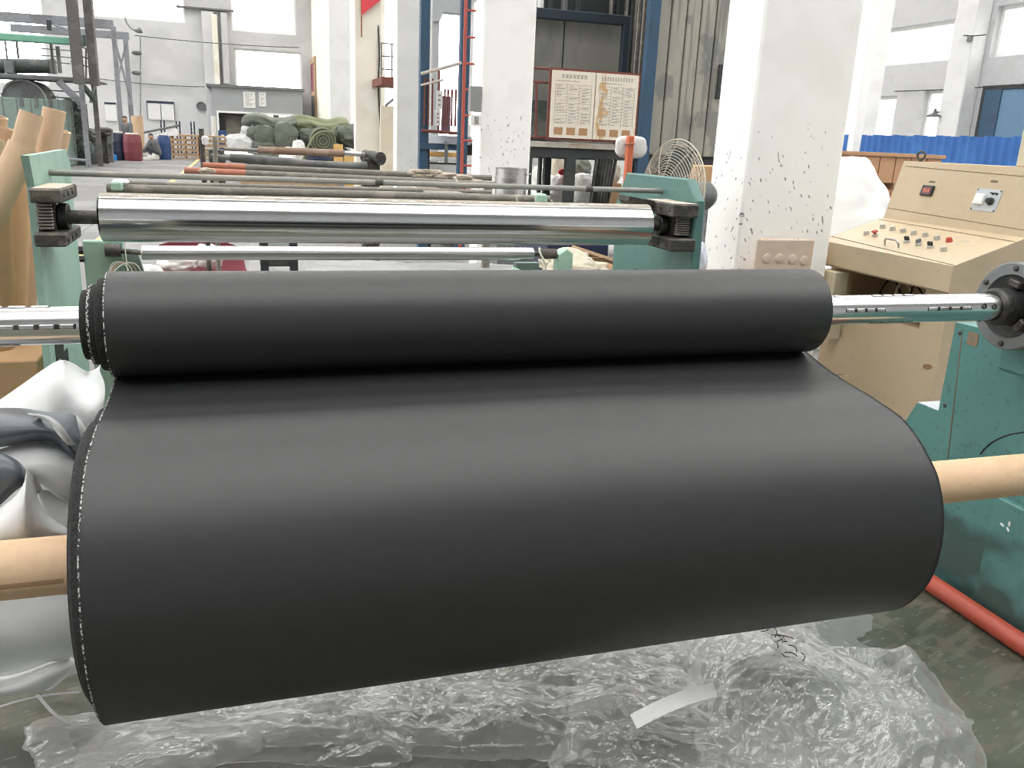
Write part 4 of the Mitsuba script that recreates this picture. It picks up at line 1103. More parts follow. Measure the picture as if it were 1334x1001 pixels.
scrap('pale cone-like curl of fabric rising from the left edge, above the cardboard core',
      [[(-0.497, 1.55, 0.815), (-0.422, 1.52, 0.857), (-0.373, 1.5, 0.905), (-0.367, 1.52, 0.927), (-0.36, 1.55, 0.892), (-0.364, 1.57, 0.865)],
       [(-0.483, 1.5, 0.823), (-0.413, 1.48, 0.851), (-0.368, 1.47, 0.892), (-0.362, 1.49, 0.9), (-0.363, 1.54, 0.864), (-0.369, 1.57, 0.834)],
       [(-0.483, 1.49, 0.8), (-0.414, 1.47, 0.823), (-0.37, 1.46, 0.845), (-0.359, 1.48, 0.854), (-0.344, 1.5, 0.837), (-0.316, 1.53, 0.806)],
       [(-0.496, 1.52, 0.757), (-0.425, 1.5, 0.781), (-0.376, 1.49, 0.8), (-0.359, 1.5, 0.803), (-0.34, 1.52, 0.791), (-0.319, 1.54, 0.772)]])
scrap('grey offcut lying in shade just above the right part of the core',
      [[(-0.385, 1.64, 0.838), (-0.36, 1.63, 0.84), (-0.32, 1.61, 0.827)],
       [(-0.371, 1.62, 0.812), (-0.349, 1.61, 0.812), (-0.321, 1.6, 0.795)],
       [(-0.359, 1.62, 0.78), (-0.343, 1.61, 0.771), (-0.322, 1.6, 0.758)]])
scrap('wide grey offcut hanging down below the cardboard core',
      [[(-0.546, 1.66, 0.752), (-0.457, 1.64, 0.729), (-0.396, 1.62, 0.725), (-0.315, 1.6, 0.734)],
       [(-0.55, 1.62, 0.633), (-0.459, 1.6, 0.632), (-0.397, 1.58, 0.644), (-0.322, 1.56, 0.653)],
       [(-0.553, 1.6, 0.566), (-0.464, 1.59, 0.562), (-0.402, 1.57, 0.575), (-0.329, 1.55, 0.588)],
       [(-0.584, 1.66, 0.448), (-0.486, 1.64, 0.466), (-0.42, 1.62, 0.489), (-0.356, 1.6, 0.499)]])
scrap('pale tongue of fabric lying at the foot of the heap',
      [[(-0.576, 1.68, 0.45), (-0.479, 1.66, 0.448), (-0.419, 1.64, 0.472), (-0.357, 1.62, 0.496)],
       [(-0.559, 1.62, 0.461), (-0.464, 1.6, 0.466), (-0.406, 1.58, 0.49), (-0.344, 1.58, 0.504)],
       [(-0.555, 1.6, 0.451), (-0.471, 1.59, 0.45), (-0.412, 1.58, 0.454), (-0.379, 1.58, 0.469)]])
for k, (pts, r, lab) in enumerate((([(-0.56, 1.76, 0.3), (-0.491, 1.776, 0.31), (-0.437, 1.796, 0.3), (-0.38, 1.776, 0.31)], 0.004, 'thin torn strip of fabric lying furthest left on the bed'),
                                  ([(-0.47, 1.801, 0.3), (-0.422, 1.72, 0.305), (-0.376, 1.68, 0.3), (-0.334, 1.666, 0.31)], 0.0035, 'thin pale strip curling under the left end of the big roll'))):
    c = spline(pts, 26)
    t = np.gradient(c, axis=0)
    side = np.cross(t, [0, 0, 1.0])
    side /= np.linalg.norm(side, axis=1, keepdims=True)
    single('fabric_strip', lab, 'fabric strip', quad_grid(np.stack([c - side * r, c + A(0, 0, 0.002), c + side * r], 1)), 'm_grey_sheet', smooth=True)


# ------------------------------------------------------------------ clear plastic film on the bed
def fold_field(x, y, seed, grain):
    """crumple: long creases crossing at random, most of them running along grain degrees"""
    rg = np.random.default_rng(seed)
    wx = x + 0.09 * (meshkit.fbm(np.stack([x * 3, y * 3, x * 0 + seed], -1), 2, seed) - 0.5)
    wy = y + 0.09 * (meshkit.fbm(np.stack([x * 3, y * 3, x * 0 + seed + 7], -1), 2, seed + 1) - 0.5)
    h = 0
    for i in range(11):
        a = math.radians(grain + 90) + rg.normal() * 0.55
        L = 0.26 * 0.80 ** i
        s = (wx * math.cos(a) + wy * math.sin(a)) / L + rg.uniform()
        here = np.clip(meshkit.fbm(np.stack([x * 6, y * 6, x * 0 + seed * 3 + i * 5.3], -1), 2, seed + i) * 3 - 1, 0, 1)
        tri = np.abs((s % 1) - 0.5) * 2
        h = h + tri ** 1.3 * L * rg.uniform(0.14, 0.30) * here
    for i in range(8):
        a = math.radians(grain + 90) + rg.normal() * 0.8
        L = 0.055 * 0.9 ** i
        s = (wx * math.cos(a) + wy * math.sin(a)) / L + rg.uniform()
        here = np.clip(meshkit.fbm(np.stack([x * 11, y * 11, x * 0 + seed * 7 + i * 3.1], -1), 2, seed + 40 + i) * 5 - 2.4, 0, 1)
        h = h + np.abs((s % 1) - 0.5) * 2 * L * rg.uniform(0.2, 0.4) * here
    return h


def film(label, cx, cy, w, d, rot, hmax, seed, n=150, base=0.287, amp=1.0, dome=0.5, grain=None):
    u, v = np.meshgrid(np.linspace(-1, 1, n), np.linspace(-1, 1, n), indexing='ij')
    r = np.sqrt(u * u * 0.5 + v * v * 0.5)
    a = math.radians(rot)
    k = 1 + 0.22 * (meshkit.fbm(np.stack([u * 1.3, v * 1.3, u * 0 + seed], -1), 3, seed) - 0.5) * 2 * np.clip(r * 1.3, 0, 1)
    sx, sy = u * w * k, v * d * k
    x, y = cx + sx * math.cos(a) - sy * math.sin(a), cy + sx * math.sin(a) + sy * math.cos(a)
    f = fold_field(x, y, seed, rot if grain is None else grain)
    f = (f - f.min()) / (f.max() - f.min())
    edge = np.clip((1 - np.maximum(np.abs(u), np.abs(v))) / 0.35, 0.06, 1)
    lum = meshkit.fbm(np.stack([x * 4, y * 4, x * 0 + seed], -1), 3, seed + 4)
    z = base + hmax * edge ** 0.7 * (dome * lum + (1 - dome) * f * amp)
    x = x + (f - 0.5) * 0.02 * np.cos(f * 9 + u * 3)
    y = y + (f - 0.5) * 0.02 * np.sin(f * 7 + v * 3)
    return single('plastic_film', label, 'plastic film', quad_grid(np.stack([x, y, z], -1)), 'm_film', smooth=False, group='crumpled clear plastic film under the rolls')


film('bulky crumpled clear plastic bag at the right end of the film heap', 1.20, 1.33, 0.30, 0.26, -25, 0.17, 3, grain=50)
film('second layer of clear plastic inside the bulky bag at the right', 1.18, 1.36, 0.25, 0.22, 20, 0.11, 4, grain=110)
film('clear plastic sheet with black pen marks, tucked under the big roll', 1.12, 1.68, 0.42, 0.19, -16, 0.06, 5)
film('clear plastic sheet trailing down below the bulky bag', 0.86, 1.36, 0.24, 0.20, -30, 0.08, 6)
film('long crumpled clear film lying across the middle of the bed', 0.46, 1.62, 0.50, 0.19, -12, 0.09, 7)
film('second long film lying over the first in the middle of the bed', 0.40, 1.52, 0.42, 0.13, -20, 0.10, 8)
film('clear film heaped toward the left end of the bed', -0.02, 1.66, 0.30, 0.19, -8, 0.08, 9)
film('thin clear film at the far left of the bed, by the fabric strips', -0.22, 1.60, 0.22, 0.14, 10, 0.05, 10)
film('clear film spread flat behind the others under the roll', 0.75, 1.80, 0.55, 0.16, -14, 0.05, 11)
P = spline([(0.658, 1.219, 0.46), (0.719, 1.227, 0.475), (0.795, 1.251, 0.47), (0.869, 1.281, 0.45)], 24)
t = np.gradient(P, axis=0)
side = np.cross(t, [0.2, -0.75, 0.7])
side *= 0.014 / np.linalg.norm(side, axis=1, keepdims=True)
single('paper_strip', 'curved white paper strip lying on the clear film', 'paper strip', quad_grid(np.stack([P - side, P, P + side], 1)), 'm_white_strip', smooth=True)
rg = np.random.default_rng(3)
ink = []
for c in ((1.201, 1.543, 0.355), (1.195, 1.478, 0.355), (1.187, 1.436, 0.355), (1.194, 1.565, 0.355)):
    for k in range(4):
        p = A(*c) + A(rg.uniform(-0.025, 0.025), rg.uniform(-0.025, 0.025), 0.0)
        q = p + A(rg.uniform(-0.05, 0.05), rg.uniform(-0.05, 0.05), 0.0)
        ink.append(sweep(spline([p, (p + q) / 2 + A(0.006, -0.004, 0.003), q], 8), 0.0012, 5))
for k, m in enumerate(ink):
    part('plastic_film_002', 'pen_mark', m, 'm_black', smooth=True)

# ------------------------------------------------------------------ drying oven and platform behind the white pillar
ov = thing('drying_oven', 'tall oven clad in stained grey steel sheets, behind the fan', 'oven')
xs = (5.50, 5.74, 5.98, 6.20, 6.44, 6.70, 6.95, 7.2)
for k in range(7):
    m = bevel_prism([(xs[k] + 0.008, 1.36), (xs[k + 1] - 0.008, 1.36), (xs[k + 1] - 0.008, 4.6), (xs[k] + 0.008, 4.6)], 'y', 11.48, 11.53, 0.012)
    part(ov, 'cladding_sheet', m, 'm_panel', smooth=False)
part(ov, 'body', bx((5.50, 11.53, 1.36), (7.2, 12.1, 4.6)), 'm_dark_frame', smooth=False)
part(ov, 'underframe', bx((5.52, 11.55, 1.18), (7.2, 12.1, 1.36)), 'm_platform', smooth=False)
part(ov, 'added_dark_panel', bx((5.55, 11.95, 0), (7.4, 12.05, 1.18)), 'm_platform', smooth=False)  # dark panel added to block the bright wall seen behind
for k in range(3):
    part(ov, 'side_rib', bx((5.465, 11.62 + 0.17 * k, 1.48), (5.499, 11.66 + 0.17 * k, 4.6)), 'm_dusty_pipe', smooth=False)
part(ov, 'latch', bx(((6.572, 11.44, 2.397)[0] - 0.03, 11.44, (6.601, 11.44, 2.17)[2]), ((6.572, 11.44, 2.397)[0] + 0.03, 11.48, (6.543, 11.44, 2.632)[2]), 0.005), 'm_dark_frame', smooth=False, label='long dark hinge')
for k in range(3):
    part(ov, 'leg', bx((5.6 + 0.7 * k, 11.6, 0), (5.7 + 0.7 * k, 11.7, 1.2)), 'm_platform', smooth=False)
cab = thing('oven_cabin', 'dark grey steel cabin on the platform behind the notice board', 'cabin')
part(cab, 'back_panel', bx(((3.987, 13, 2.825)[0], 13.0, 1.476), ((5.723, 13, 2.945)[0], 13.06, (4.783, 13, 3.375)[2])), 'm_cabin', smooth=False, label='stained dull grey panel')
part(cab, 'panel_joint', bx(((4.737, 12.99, 2.876)[0] - 0.008, 12.985, 1.5), ((4.737, 12.99, 2.876)[0] + 0.008, 13.0, 3.3)), 'm_dark_frame', smooth=False)
part(cab, 'top_beam', bx(((3.767, 12.8, 3.21)[0], 12.8, (4.839, 12.8, 3.22)[2]), ((5.724, 12.8, 3.363)[0], 12.95, (4.83, 12.8, 3.356)[2]), 0.01), 'm_blue_frame', smooth=False, label='dark blue beam')
part(cab, 'side_beam', bx(((5.623, 12.8, 2.922)[0], 12.8, 1.476), ((5.737, 12.8, 2.93)[0], 12.9, (5.636, 12.8, 3.356)[2]), 0.01), 'm_blue_frame', smooth=False)
for k, x in enumerate(((5.51, 13.1, 2.939)[0], (5.612, 13.1, 2.946)[0], (5.767, 13.1, 2.957)[0], (5.845, 13.1, 2.962)[0], (5.924, 13.1, 2.967)[0], (6.002, 13.1, 2.973)[0])):
    part(cab, 'rib', bx((x, 13.1, 1.45), (x + 0.035, 13.16, 4.5)), 'm_dusty_pipe' if k % 2 == 0 else 'm_dark_frame', smooth=False)
part(cab, 'rear_wall', bx(((3.812, 13.3, 2.837)[0], 13.3, 1.476), ((6.307, 13.3, 3.01)[0], 13.35, 4.6)), 'm_dark_frame', smooth=False)
for k, x in enumerate(((4.31, 12.9, 3.368)[0], (4.454, 12.9, 3.38)[0], (4.683, 12.9, 3.398)[0], (4.889, 12.9, 3.415)[0])):
    part(cab, 'duct', rod((x, 12.9, 4.5), (x, 12.9, 3.3), 0.05, 12), ('m_white', 'm_dark_frame', 'm_machine_grey', 'm_dark_frame')[k])
part(cab, 'low_shelf', bx((4.111, 12.6, 2.06), (4.636, 12.9, 1.533)), 'm_machine_dark', smooth=False)

pf = thing('steel_platform', 'dark steel platform on legs carrying the notice board and cabin', 'platform')
part(pf, 'deck', cat(bx((3.3, 11.25, 1.405), (5.44, 12.2, 1.475), 0.005), bx((3.3, 12.2, 1.405), (6.4, 13.4, 1.475), 0.005)), 'm_deck', smooth=False, label='pale rust-streaked deck edge')
part(pf, 'beam', bx((3.3, 11.3, 1.27), (5.5, 11.42, 1.404), 0.005), 'm_platform', smooth=False)
part(pf, 'beam', bx((3.3, 13.2, 1.22), (5.75, 13.3, 1.40), 0.005), 'm_platform', smooth=False)
for x0, x1, y in ((686, 694, 11.3), (711, 719, 12.6), (739, 751, 11.3), (704.5, 707, 13.2)):
    p, q = A(*(3.831, 11.3, 1.32)), None
    a, b = {686: ((3.679, 11.3, 1.314), (3.766, 11.3, 1.318)), 711: ((4.406, 12.6, 1.304), (4.505, 12.6, 1.308)), 739: ((4.262, 11.3, 1.335), (4.397, 11.3, 1.34)), 704.5: ((4.526, 13.2, 1.291), (4.565, 13.2, 1.293))}[x0]
    part(pf, 'leg', bx((a[0], y, 0), (b[0], y + 0.1, 1.28)), 'm_platform', smooth=False)
part(pf, 'leg', bx((5.36, 11.3, 0), (5.47, 11.42, 1.28)), 'm_platform', smooth=False)
rails = [((3.646, 11.3, 2.401), (3.966, 11.3, 2.402)), ((3.654, 11.3, 2.231), (3.976, 11.3, 2.23)), ((3.689, 11.3, 1.533), (5.243, 11.3, 1.536)), ((3.977, 11.3, 2.403), (3.996, 11.3, 1.506)), ((3.772, 11.3, 2.228), (3.799, 11.3, 1.518))]
for p, q in rails:
    part(pf, 'rail', rod(p, q, 0.017, 8), 'm_rail_red', label='red-brown rail')

part(pf, 'post', bx(((5.306, 11.25, 2.483)[0], 11.25, 0), ((5.466, 11.25, 2.493)[0], 11.37, 4.6), 0.006), 'm_blue_post', smooth=False, label='tall blue post')
nb = thing('notice_board', 'wide notice board with two rust-stained printed sheets in a red frame', 'notice board')
b0, b1 = A(*(3.949, 11.22, 2.387)), A(*(5.194, 11.22, 1.535))
bxw, bz0, bz1 = b1[0] - b0[0], b1[2], b0[2]
part(nb, 'frame', prism(sbox(b0[0] - 0.03, bz0 - 0.03, b1[0] + 0.03, bz1 + 0.03), 'y', 11.21, 11.25), 'm_rail_red', smooth=False, label='rusty red frame')
for k in range(2):
    xa, xb = b0[0] + bxw * (0.0 + 0.505 * k), b0[0] + bxw * (0.495 + 0.505 * k)
    W, H = xb - xa, bz1 - bz0
    sh = part(nb, 'sheet', bx((xa, 11.195, bz0), (xb, 11.212, bz1)), 'm_board_paper', smooth=False, label='cream printed sheet stained with rust')
    def ink_box(u0, v0, u1, v1, m='m_ink', nm='print_line', d=0.003):
        part(sh, nm, bx((xa + W * u0, 11.195 - d, bz1 - H * v1), (xa + W * u1, 11.196, bz1 - H * v0)), m, smooth=False)
    nch = 7 if k == 0 else 12
    for c in range(nch):
        u = 0.22 + 0.60 * c / nch if k == 0 else 0.12 + 0.76 * c / nch
        w_ = 0.5 / nch
        ink_box(u, 0.055, u + w_, 0.063, nm='character'); ink_box(u, 0.095, u + w_, 0.103, nm='character')
        ink_box(u + w_ * 0.4, 0.05, u + w_ * 0.58, 0.11, nm='character'); ink_box(u, 0.074, u + w_ * 0.9, 0.081, nm='character')
    ink_box(0.08, 0.145, 0.62, 0.153)
    for r_ in range(13):
        v_ = 0.20 + 0.046 * r_
        ink_box(0.09, v_, 0.92, v_ + 0.004)
        rr_ = np.random.default_rng(100 * k + r_)
        for c in range(3):
            if rr_.uniform() < 0.8:
                u = 0.12 + 0.29 * c
                ink_box(u, v_ + 0.016, u + rr_.uniform(0.08, 0.2), v_ + 0.026)
    for u in (0.09, 0.36, 0.64, 0.92):
        ink_box(u, 0.20, u + 0.006, 0.80)
    for c in range(3):
        ink_box(0.10 + 0.29 * c, 0.84, 0.30 + 0.29 * c, 0.95, 'm_photo', 'photograph', 0.004)

lp = thing('blue_steel_frame', 'blue steel frame with ladder and red railings, left of the white pillar', 'frame')
for k, (p, q, d_) in enumerate((((2.252, 11.5, 3.654), (2.382, 11.5, 1.262), 0.12), ((2.631, 11, 3.606), (2.812, 11, 1.004), 0.1))):
    x0, x1 = min(p[0], q[0]), max(p[0], q[0])
    xm = (x0 + x1) / 2
    part(lp, 'post', bx((xm - 0.06, p[1], 0), (xm + 0.06, p[1] + d_, 4.6), 0.006), 'm_blue_post', smooth=False, label='blue post')
part(lp, 'deck', bx(((2.579, 13, 1.426)[0], 11.4, (2.58, 11.4, 1.39)[2]), ((2.932, 11.4, 1.462)[0], 13.0, (2.577, 11.4, 1.496)[2]), 0.004), 'm_deck_grey', smooth=False, label='grey deck edge')
part(lp, 'beam', bx((2.251, 11.45, 1.395), (2.805, 11.55, 1.316), 0.004), 'm_blue_post', smooth=False)
part(lp, 'cross_bar', bx((2.357, 11.5, 1.153), (2.81, 11.55, 1.126)), 'm_platform', smooth=False)
part(lp, 'strut', bx((2.574, 11.4, 1.428), (2.62, 11.42, 1.155)), 'm_machine_grey', smooth=False)
part(lp, 'leg', bx((2.281, 11.6, 1.355), (2.416, 11.7, 0.701)), 'm_platform', smooth=False)
part(lp, 'handrail', rod((2.261, 11.45, 2.249), (2.652, 10.95, 2.372), 0.02, 10), 'm_deck', label='pale sloping handrail')
part(lp, 'handrail', rod((2.262, 11.45, 2.11), (2.488, 11.2, 2.176), 0.014, 10), 'm_deck')
part(lp, 'rail', rod((2.27, 11.45, 1.55), (2.785, 11.45, 1.534), 0.02, 8), 'm_rail_red', label='red bottom rail')
part(lp, 'rail', rod((2.48, 11.4, 2.297), (2.484, 11.4, 1.541), 0.014, 8), 'm_rail_red')
for k, x in enumerate((553, 558, 563, 579, 583, 588, 593)):
    part(lp, 'railing_bar', rod((A(*(2.486, 11.5, 2.039))[0] + (x - 570) * 0.0104, 11.47, 1.62), (A(*(2.486, 11.5, 2.039))[0] + (x - 570) * 0.0104, 11.47, 2.08 if k > 2 else 2.2), 0.012, 6), 'm_rail_red')
ld = thing('red_ladder', 'red steel ladder standing at the left of the white pillar', 'ladder')
lx0, lx1 = A(*(2.643, 10.7, 2.197))[0], A(*(2.817, 10.7, 2.208))[0]
part(ld, 'rail', bx((lx0 - 0.018, 10.7, 0), (lx0 + 0.018, 10.73, 4.6)), 'm_ladder_red', smooth=False)
part(ld, 'rail', bx((lx1 + 0.05, 10.7, 0), (lx1 + 0.085, 10.73, 4.6)), 'm_ladder_red', smooth=False)
for k in range(15):
    part(ld, 'rung', rod((lx0, 10.715, 0.25 + 0.3 * k), (lx1 + 0.06, 10.715, 0.25 + 0.3 * k), 0.013, 8), 'm_ladder_red')
for k, (p, q, m, lab) in enumerate((((2.428, 11.3, 2.048), (2.51, 11.31, 1.818), 'm_paper', 'upper white tag board hanging on the red railing'), ((2.417, 11.3, 1.813), (2.488, 11.31, 1.618), 'm_paper', 'lower white tag board hanging on the red railing'),
                                    ((2.571, 11.6, 2), (2.689, 11.62, 1.548), 'm_purple', 'purple-brown board behind the red railing'),
                                    ((2.448, 9.6, 2.035), (2.577, 9.71, 1.769), 'm_grey_sheet', 'grey notice hung on the left edge of the scuffed white pillar'), ((2.461, 9.6, 1.73), (2.582, 9.71, 1.621), 'm_paper', 'small notice below the grey one on the scuffed white pillar'))):
    t = thing('hanging_board', lab, 'sign')
    part(t, 'board', bx(p, q), m, smooth=False)
    if k in (0, 1, 3, 4):
        p, q = A(*p), A(*q)
        for r_ in range(3):
            z = p[2] + (q[2] - p[2]) * (0.25 + 0.25 * r_)
            part(t, 'print_line', bx((p[0] + (q[0] - p[0]) * 0.3, p[1] - 0.003, z - 0.012), (p[0] + (q[0] - p[0]) * 0.7, p[1], z + 0.012)), 'm_ink', smooth=False)

drum = thing('steel_drum', 'stainless steel drum standing at the foot of the scuffed white pillar', 'drum')
dc_ = A(*(2.734, 8.9, 1.199))
part(drum, 'shell', lathe((dc_[0], dc_[1], 0.45), (dc_[0], dc_[1], dc_[2]), [(0, 0.0003), (0, 0.165), (dc_[2] - 0.45 - 0.01, 0.165), (dc_[2] - 0.455, 0.170), (dc_[2] - 0.45, 0.170), (dc_[2] - 0.45, 0.160), (dc_[2] - 0.47, 0.160), (dc_[2] - 0.6, 0.160), (dc_[2] - 0.6, 0.0003)], 48), 'm_steel')
part(drum, 'handle', rod((dc_[0] + 0.16, dc_[1], dc_[2] - 0.07), (dc_[0] + 0.22, dc_[1], dc_[2] - 0.055), 0.008, 8), 'm_steel')
single('drum_stand', 'plain stand under the stainless drum', 'stand', bx((dc_[0] - 0.17, dc_[1] - 0.17, 0), (dc_[0] + 0.17, dc_[1] + 0.17, 0.45), 0.01), 'm_machine_grey', smooth=False)

# goods stored under the platform
for k, (c, s, m, lab) in enumerate((((5.082, 13.6, 0.771), (0.22, 0.2, 0.2), 'm_white_cloth', 'full white sack under the platform, left of the dark sheets'), ((5.569, 13.9, 0.803), (0.2, 0.2, 0.17), 'm_white_cloth', 'white sack right of the middle leg under the platform'),
                                    ((5.346, 14.6, 1.085), (0.14, 0.2, 0.2), 'm_beige_cloth', 'cream bundle high under the platform'), ((5.868, 14.8, 1), (0.16, 0.18, 0.2), 'm_tarp_green', 'grey-green bundle behind the white sacks'),
                                    ((4.969, 13.3, 1.017), (0.08, 0.06, 0.05), 'm_banner', 'bright red cloth on the white sacks'), ((6.122, 14, 1.005), (0.14, 0.15, 0.2), 'm_beige_cloth', 'cream bag right of the dark sheets'),
                                    ((4.911, 14.2, 0.767), (0.16, 0.2, 0.3), 'm_white_cloth', 'white sack at the left under the platform'), ((5.356, 13.2, 0.644), (0.22, 0.2, 0.14), 'm_white', 'flat white bag lowest under the platform'))):
    c = A(*c)
    single('goods_bundle', lab, 'bundle', lump(c, s, 40 + k, 0.3, 3), m, smooth=True)
    if k in (2, 3, 5):
        single('carton', ('', '', 'white carton carrying the cream bundle under the platform', 'brown carton carrying the grey-green bundle under the platform', '', 'brown carton carrying the cream bag under the platform')[k], 'box',
               bx((c[0] - s[0], c[1] - 0.15, 0), (c[0] + s[0], c[1] + 0.2, c[2] - s[2] * 0.85), 0.01), 'm_white' if k == 2 else 'm_box', smooth=False)
gs = single('goods_stack', 'long stack of wrapped goods on the floor under the platform', 'stack', bx((4.2, 13.5, 0), (5.4, 15.2, 0.66), 0.02), 'm_white', smooth=False)
single('pallet_stack', 'wooden boards stacked on the wrapped goods, in shade', 'boards', bx((4.5, 14.9, 0.66), (5.3, 15.15, 0.9), 0.02), 'm_wood', smooth=False)
for k in range(6):
    a, b = A(*(4.622, 11.15, 1.292)) + A(0.055 * k, 0, 0), A(*(4.575, 11.15, 0.695)) + A(0.05 * k, 0.02 * (k % 2), 0)
    P = np.array([[a + A(0.05 * t, 0.04 * math.sin(9 * t + k), 0) + (b - a) * s for t in np.linspace(0, 1.1, 7)] for s in np.linspace(0, 1.4, 8)])
    single('hanging_sheet', ('first', 'second', 'third', 'fourth', 'fifth', 'sixth')[k] + ' dark grey plastic sheet from the left, hanging from the platform edge', 'sheet', quad_grid(P), 'm_tarp_dark', smooth=True, group='dark sheets hung under the platform')
st = thing('paper_stack', 'white stack of sheets on the shelf under the blue deck', 'stack')
part(st, 'stack', bx((2.399, 11.7, 1.127), (2.928, 12.2, 0.923), 0.01), 'm_white', smooth=False)
single('carton', 'orange-brown flat carton on the upper shelf under the blue deck', 'box', bx((2.54, 12.4, 1.264), (3.087, 12.8, 1.207), 0.01), 'm_orange_sheet', smooth=False)
single('carton', 'white flat carton under the orange-brown one', 'box', bx((2.52, 12.3, 1.203), (3.089, 12.8, 1.141), 0.01), 'm_white', smooth=False)
sx = A(*(2.67, 12, 0.927))
single('shelf_unit', 'dark shelf unit under the blue deck holding the white stack', 'shelf', cat(bx((sx[0] - 0.25, 11.65, 0.0), (sx[0] - 0.21, 12.9, sx[2] - 0.02)), bx((sx[0] + 0.2, 11.65, 0.0), (sx[0] + 0.24, 12.9, sx[2] - 0.02)), bx((sx[0] - 0.25, 11.65, sx[2] - 0.045), (sx[0] + 0.24, 12.9, sx[2] - 0.01))), 'm_dark_frame', smooth=False)
cp = thing('concrete_post', 'grey concrete post with a cap beam, seen through the blue frame', 'post')
part(cp, 'shaft', bx(((6.318, 30, 3.39)[0], 30, 1.9), ((6.503, 30, 3.401)[0], 30.3, (6.366, 30, 5.196)[2])), 'm_office', smooth=False)
part(cp, 'lower_shaft', bx((A(*(6.42, 30, 2.157))[0] - 0.12, 30, 0), (A(*(6.42, 30, 2.157))[0] + 0.12, 30.3, 2.0)), 'm_office', smooth=False)
capx, capz = A(*(6.367, 30, 5.126))[0], A(*(6.367, 30, 5.126))[2]
part(cp, 'cap', prism([(capx - 0.13, capz), (capx + 0.13, capz), (capx + 0.26, capz + 0.3), (capx - 0.26, capz + 0.3)], 'y', 29.9, 30.4), 'm_office', smooth=False)
part(cp, 'beam', bx((capx - 0.5, 29.9, capz + 0.3), (capx + 1.2, 30.4, capz + 0.75)), 'm_office', smooth=False)

# cable, banner, small balcony, gate along the bay
single('hanging_cable', 'black cable hanging down the cream pillar', 'cable', sweep(spline([(3.155, 21, 5.028), (3.136, 21, 3.741), (3.146, 20.95, 3.161), (3.135, 21, 2.543), (3.163, 20.95, 1.895), (3.17, 21, 0.758)], 40), 0.022, 7), 'm_cable')
bn = thing('red_banner', 'pointed red banner hanging high on the cream pillar', 'banner')
p0, p1, p2 = A(*(2.729, 20.9, 4.738)), A(*(3.382, 20.9, 4.796)), A(*(2.741, 20.9, 4.025))
part(bn, 'cloth', prism([(p0[0], p0[2]), (p1[0], p1[2]), (A(*(3.174, 20.9, 4.38))[0], A(*(3.174, 20.9, 4.38))[2]), (p2[0], p2[2])], 'y', 20.9, 20.915), 'm_banner', smooth=False)
part(bn, 'pole', rod((2.743, 20.95, 4.668), (2.745, 20.95, 3.577), 0.016, 8), 'm_cardboard_dark', label='thin brown pole')
bl = thing('small_balcony', 'small steel balcony with a red floor between the cream and grey pillars', 'balcony')
ba, bbp = A(*(2.993, 19.6, 2.714)), A(*(3.261, 19.6, 2.509))
part(bl, 'floor', bx((ba[0], 19.6, bbp[2]), (bbp[0] + 0.3, 21.0, bbp[2] + 0.16)), 'm_rail_red', smooth=False)
for k in range(3):
    x = ba[0] + (bbp[0] - ba[0] + 0.2) * k / 2
    part(bl, 'post', rod((x, 19.62, bbp[2] + 0.16), (x, 19.62, bbp[2] + 0.85), 0.016, 6), 'm_machine_grey')
for k in range(3):
    z = bbp[2] + 0.32 + 0.26 * k
    part(bl, 'rail', rod((ba[0], 19.62, z), (bbp[0] + 0.3, 19.62, z), 0.014, 6), 'm_machine_grey')
part(bl, 'brace', rod((3.085, 19.65, 2.07), (3.288, 19.65, 2.241), 0.03, 6), 'm_machine_grey')
single('cream_panel', 'plain cream board standing between the cream and grey pillars', 'board', bx(((3.022, 19.9, 1.05)[0], 19.9, 0), ((3.335, 19.9, 1.061)[0], 20.0, (3.176, 19.9, 2.08)[2])), 'm_tan_light', smooth=False)
gt = thing('wooden_gate', 'red-brown framed gate high in the white inner wall', 'gate')
g0, g1 = A(*(4.15, 58.206, 6.397)), A(*(4.15, 51.148, 2.294))
part(gt, 'frame', cat(bx((4.1, g1[1], 0), (4.19, g1[1] + 0.4, 5.4)), bx((4.1, g0[1] - 0.4, 0), (4.19, g0[1], 5.4)), bx((4.1, g1[1], 5.1), (4.19, g0[1], 5.4)), bx((4.1, g1[1], 3.35), (4.19, g0[1], 3.6))), 'm_wood', smooth=False)
part(gt, 'upper_panel', bx((4.12, g1[1] + 0.3, 3.6), (4.18, g0[1] - 0.3, 5.1)), 'm_maroon', smooth=False)
part(gt, 'lower_leaf', bx((4.12, g1[1] + 0.3, 0.0), (4.18, g0[1] - 0.3, 3.35)), 'm_machine_grey', smooth=False)

# ------------------------------------------------------------------ unwinder and wrapped bales in the middle distance
un = thing('unwind_stand', 'small unwinding stand with a brown roll, behind the orange-tipped pipes', 'machine')
part(un, 'shaft', rod((-0.125, 7.5, 1.321), (1.002, 7.5, 1.319), 0.016, 14), 'm_grey_rod')
part(un, 'brown_roll', rod((0.137, 7.5, 1.322), (0.829, 7.5, 1.319), 0.030, 22), 'm_brown_roll', label='brown paper roll')
part(un, 'sleeve', rod((0.836, 7.5, 1.321), (0.97, 7.5, 1.318), 0.02, 16), 'm_chrome_dull', label='bright shaft end')
part(un, 'bearing', rod((1.022, 7.6, 1.298), (1.124, 7.4, 1.289), 0.055, 24), 'm_black_iron', label='black bearing housing')
part(un, 'bearing', bx((0.989, 7.45, 1.289), (1.127, 7.6, 1.186), 0.008), 'm_dark_steel', smooth=False)
un0, un1 = A(*(-0.186, 7.55, 1.293)), A(*(1.054, 7.5, 1.188))
part(un, 'side_post', bx((un0[0] - 0.06, 7.5, 0), (un0[0] + 0.06, 7.62, un0[2] + 0.02), 0.008), 'm_dark_steel', smooth=False)
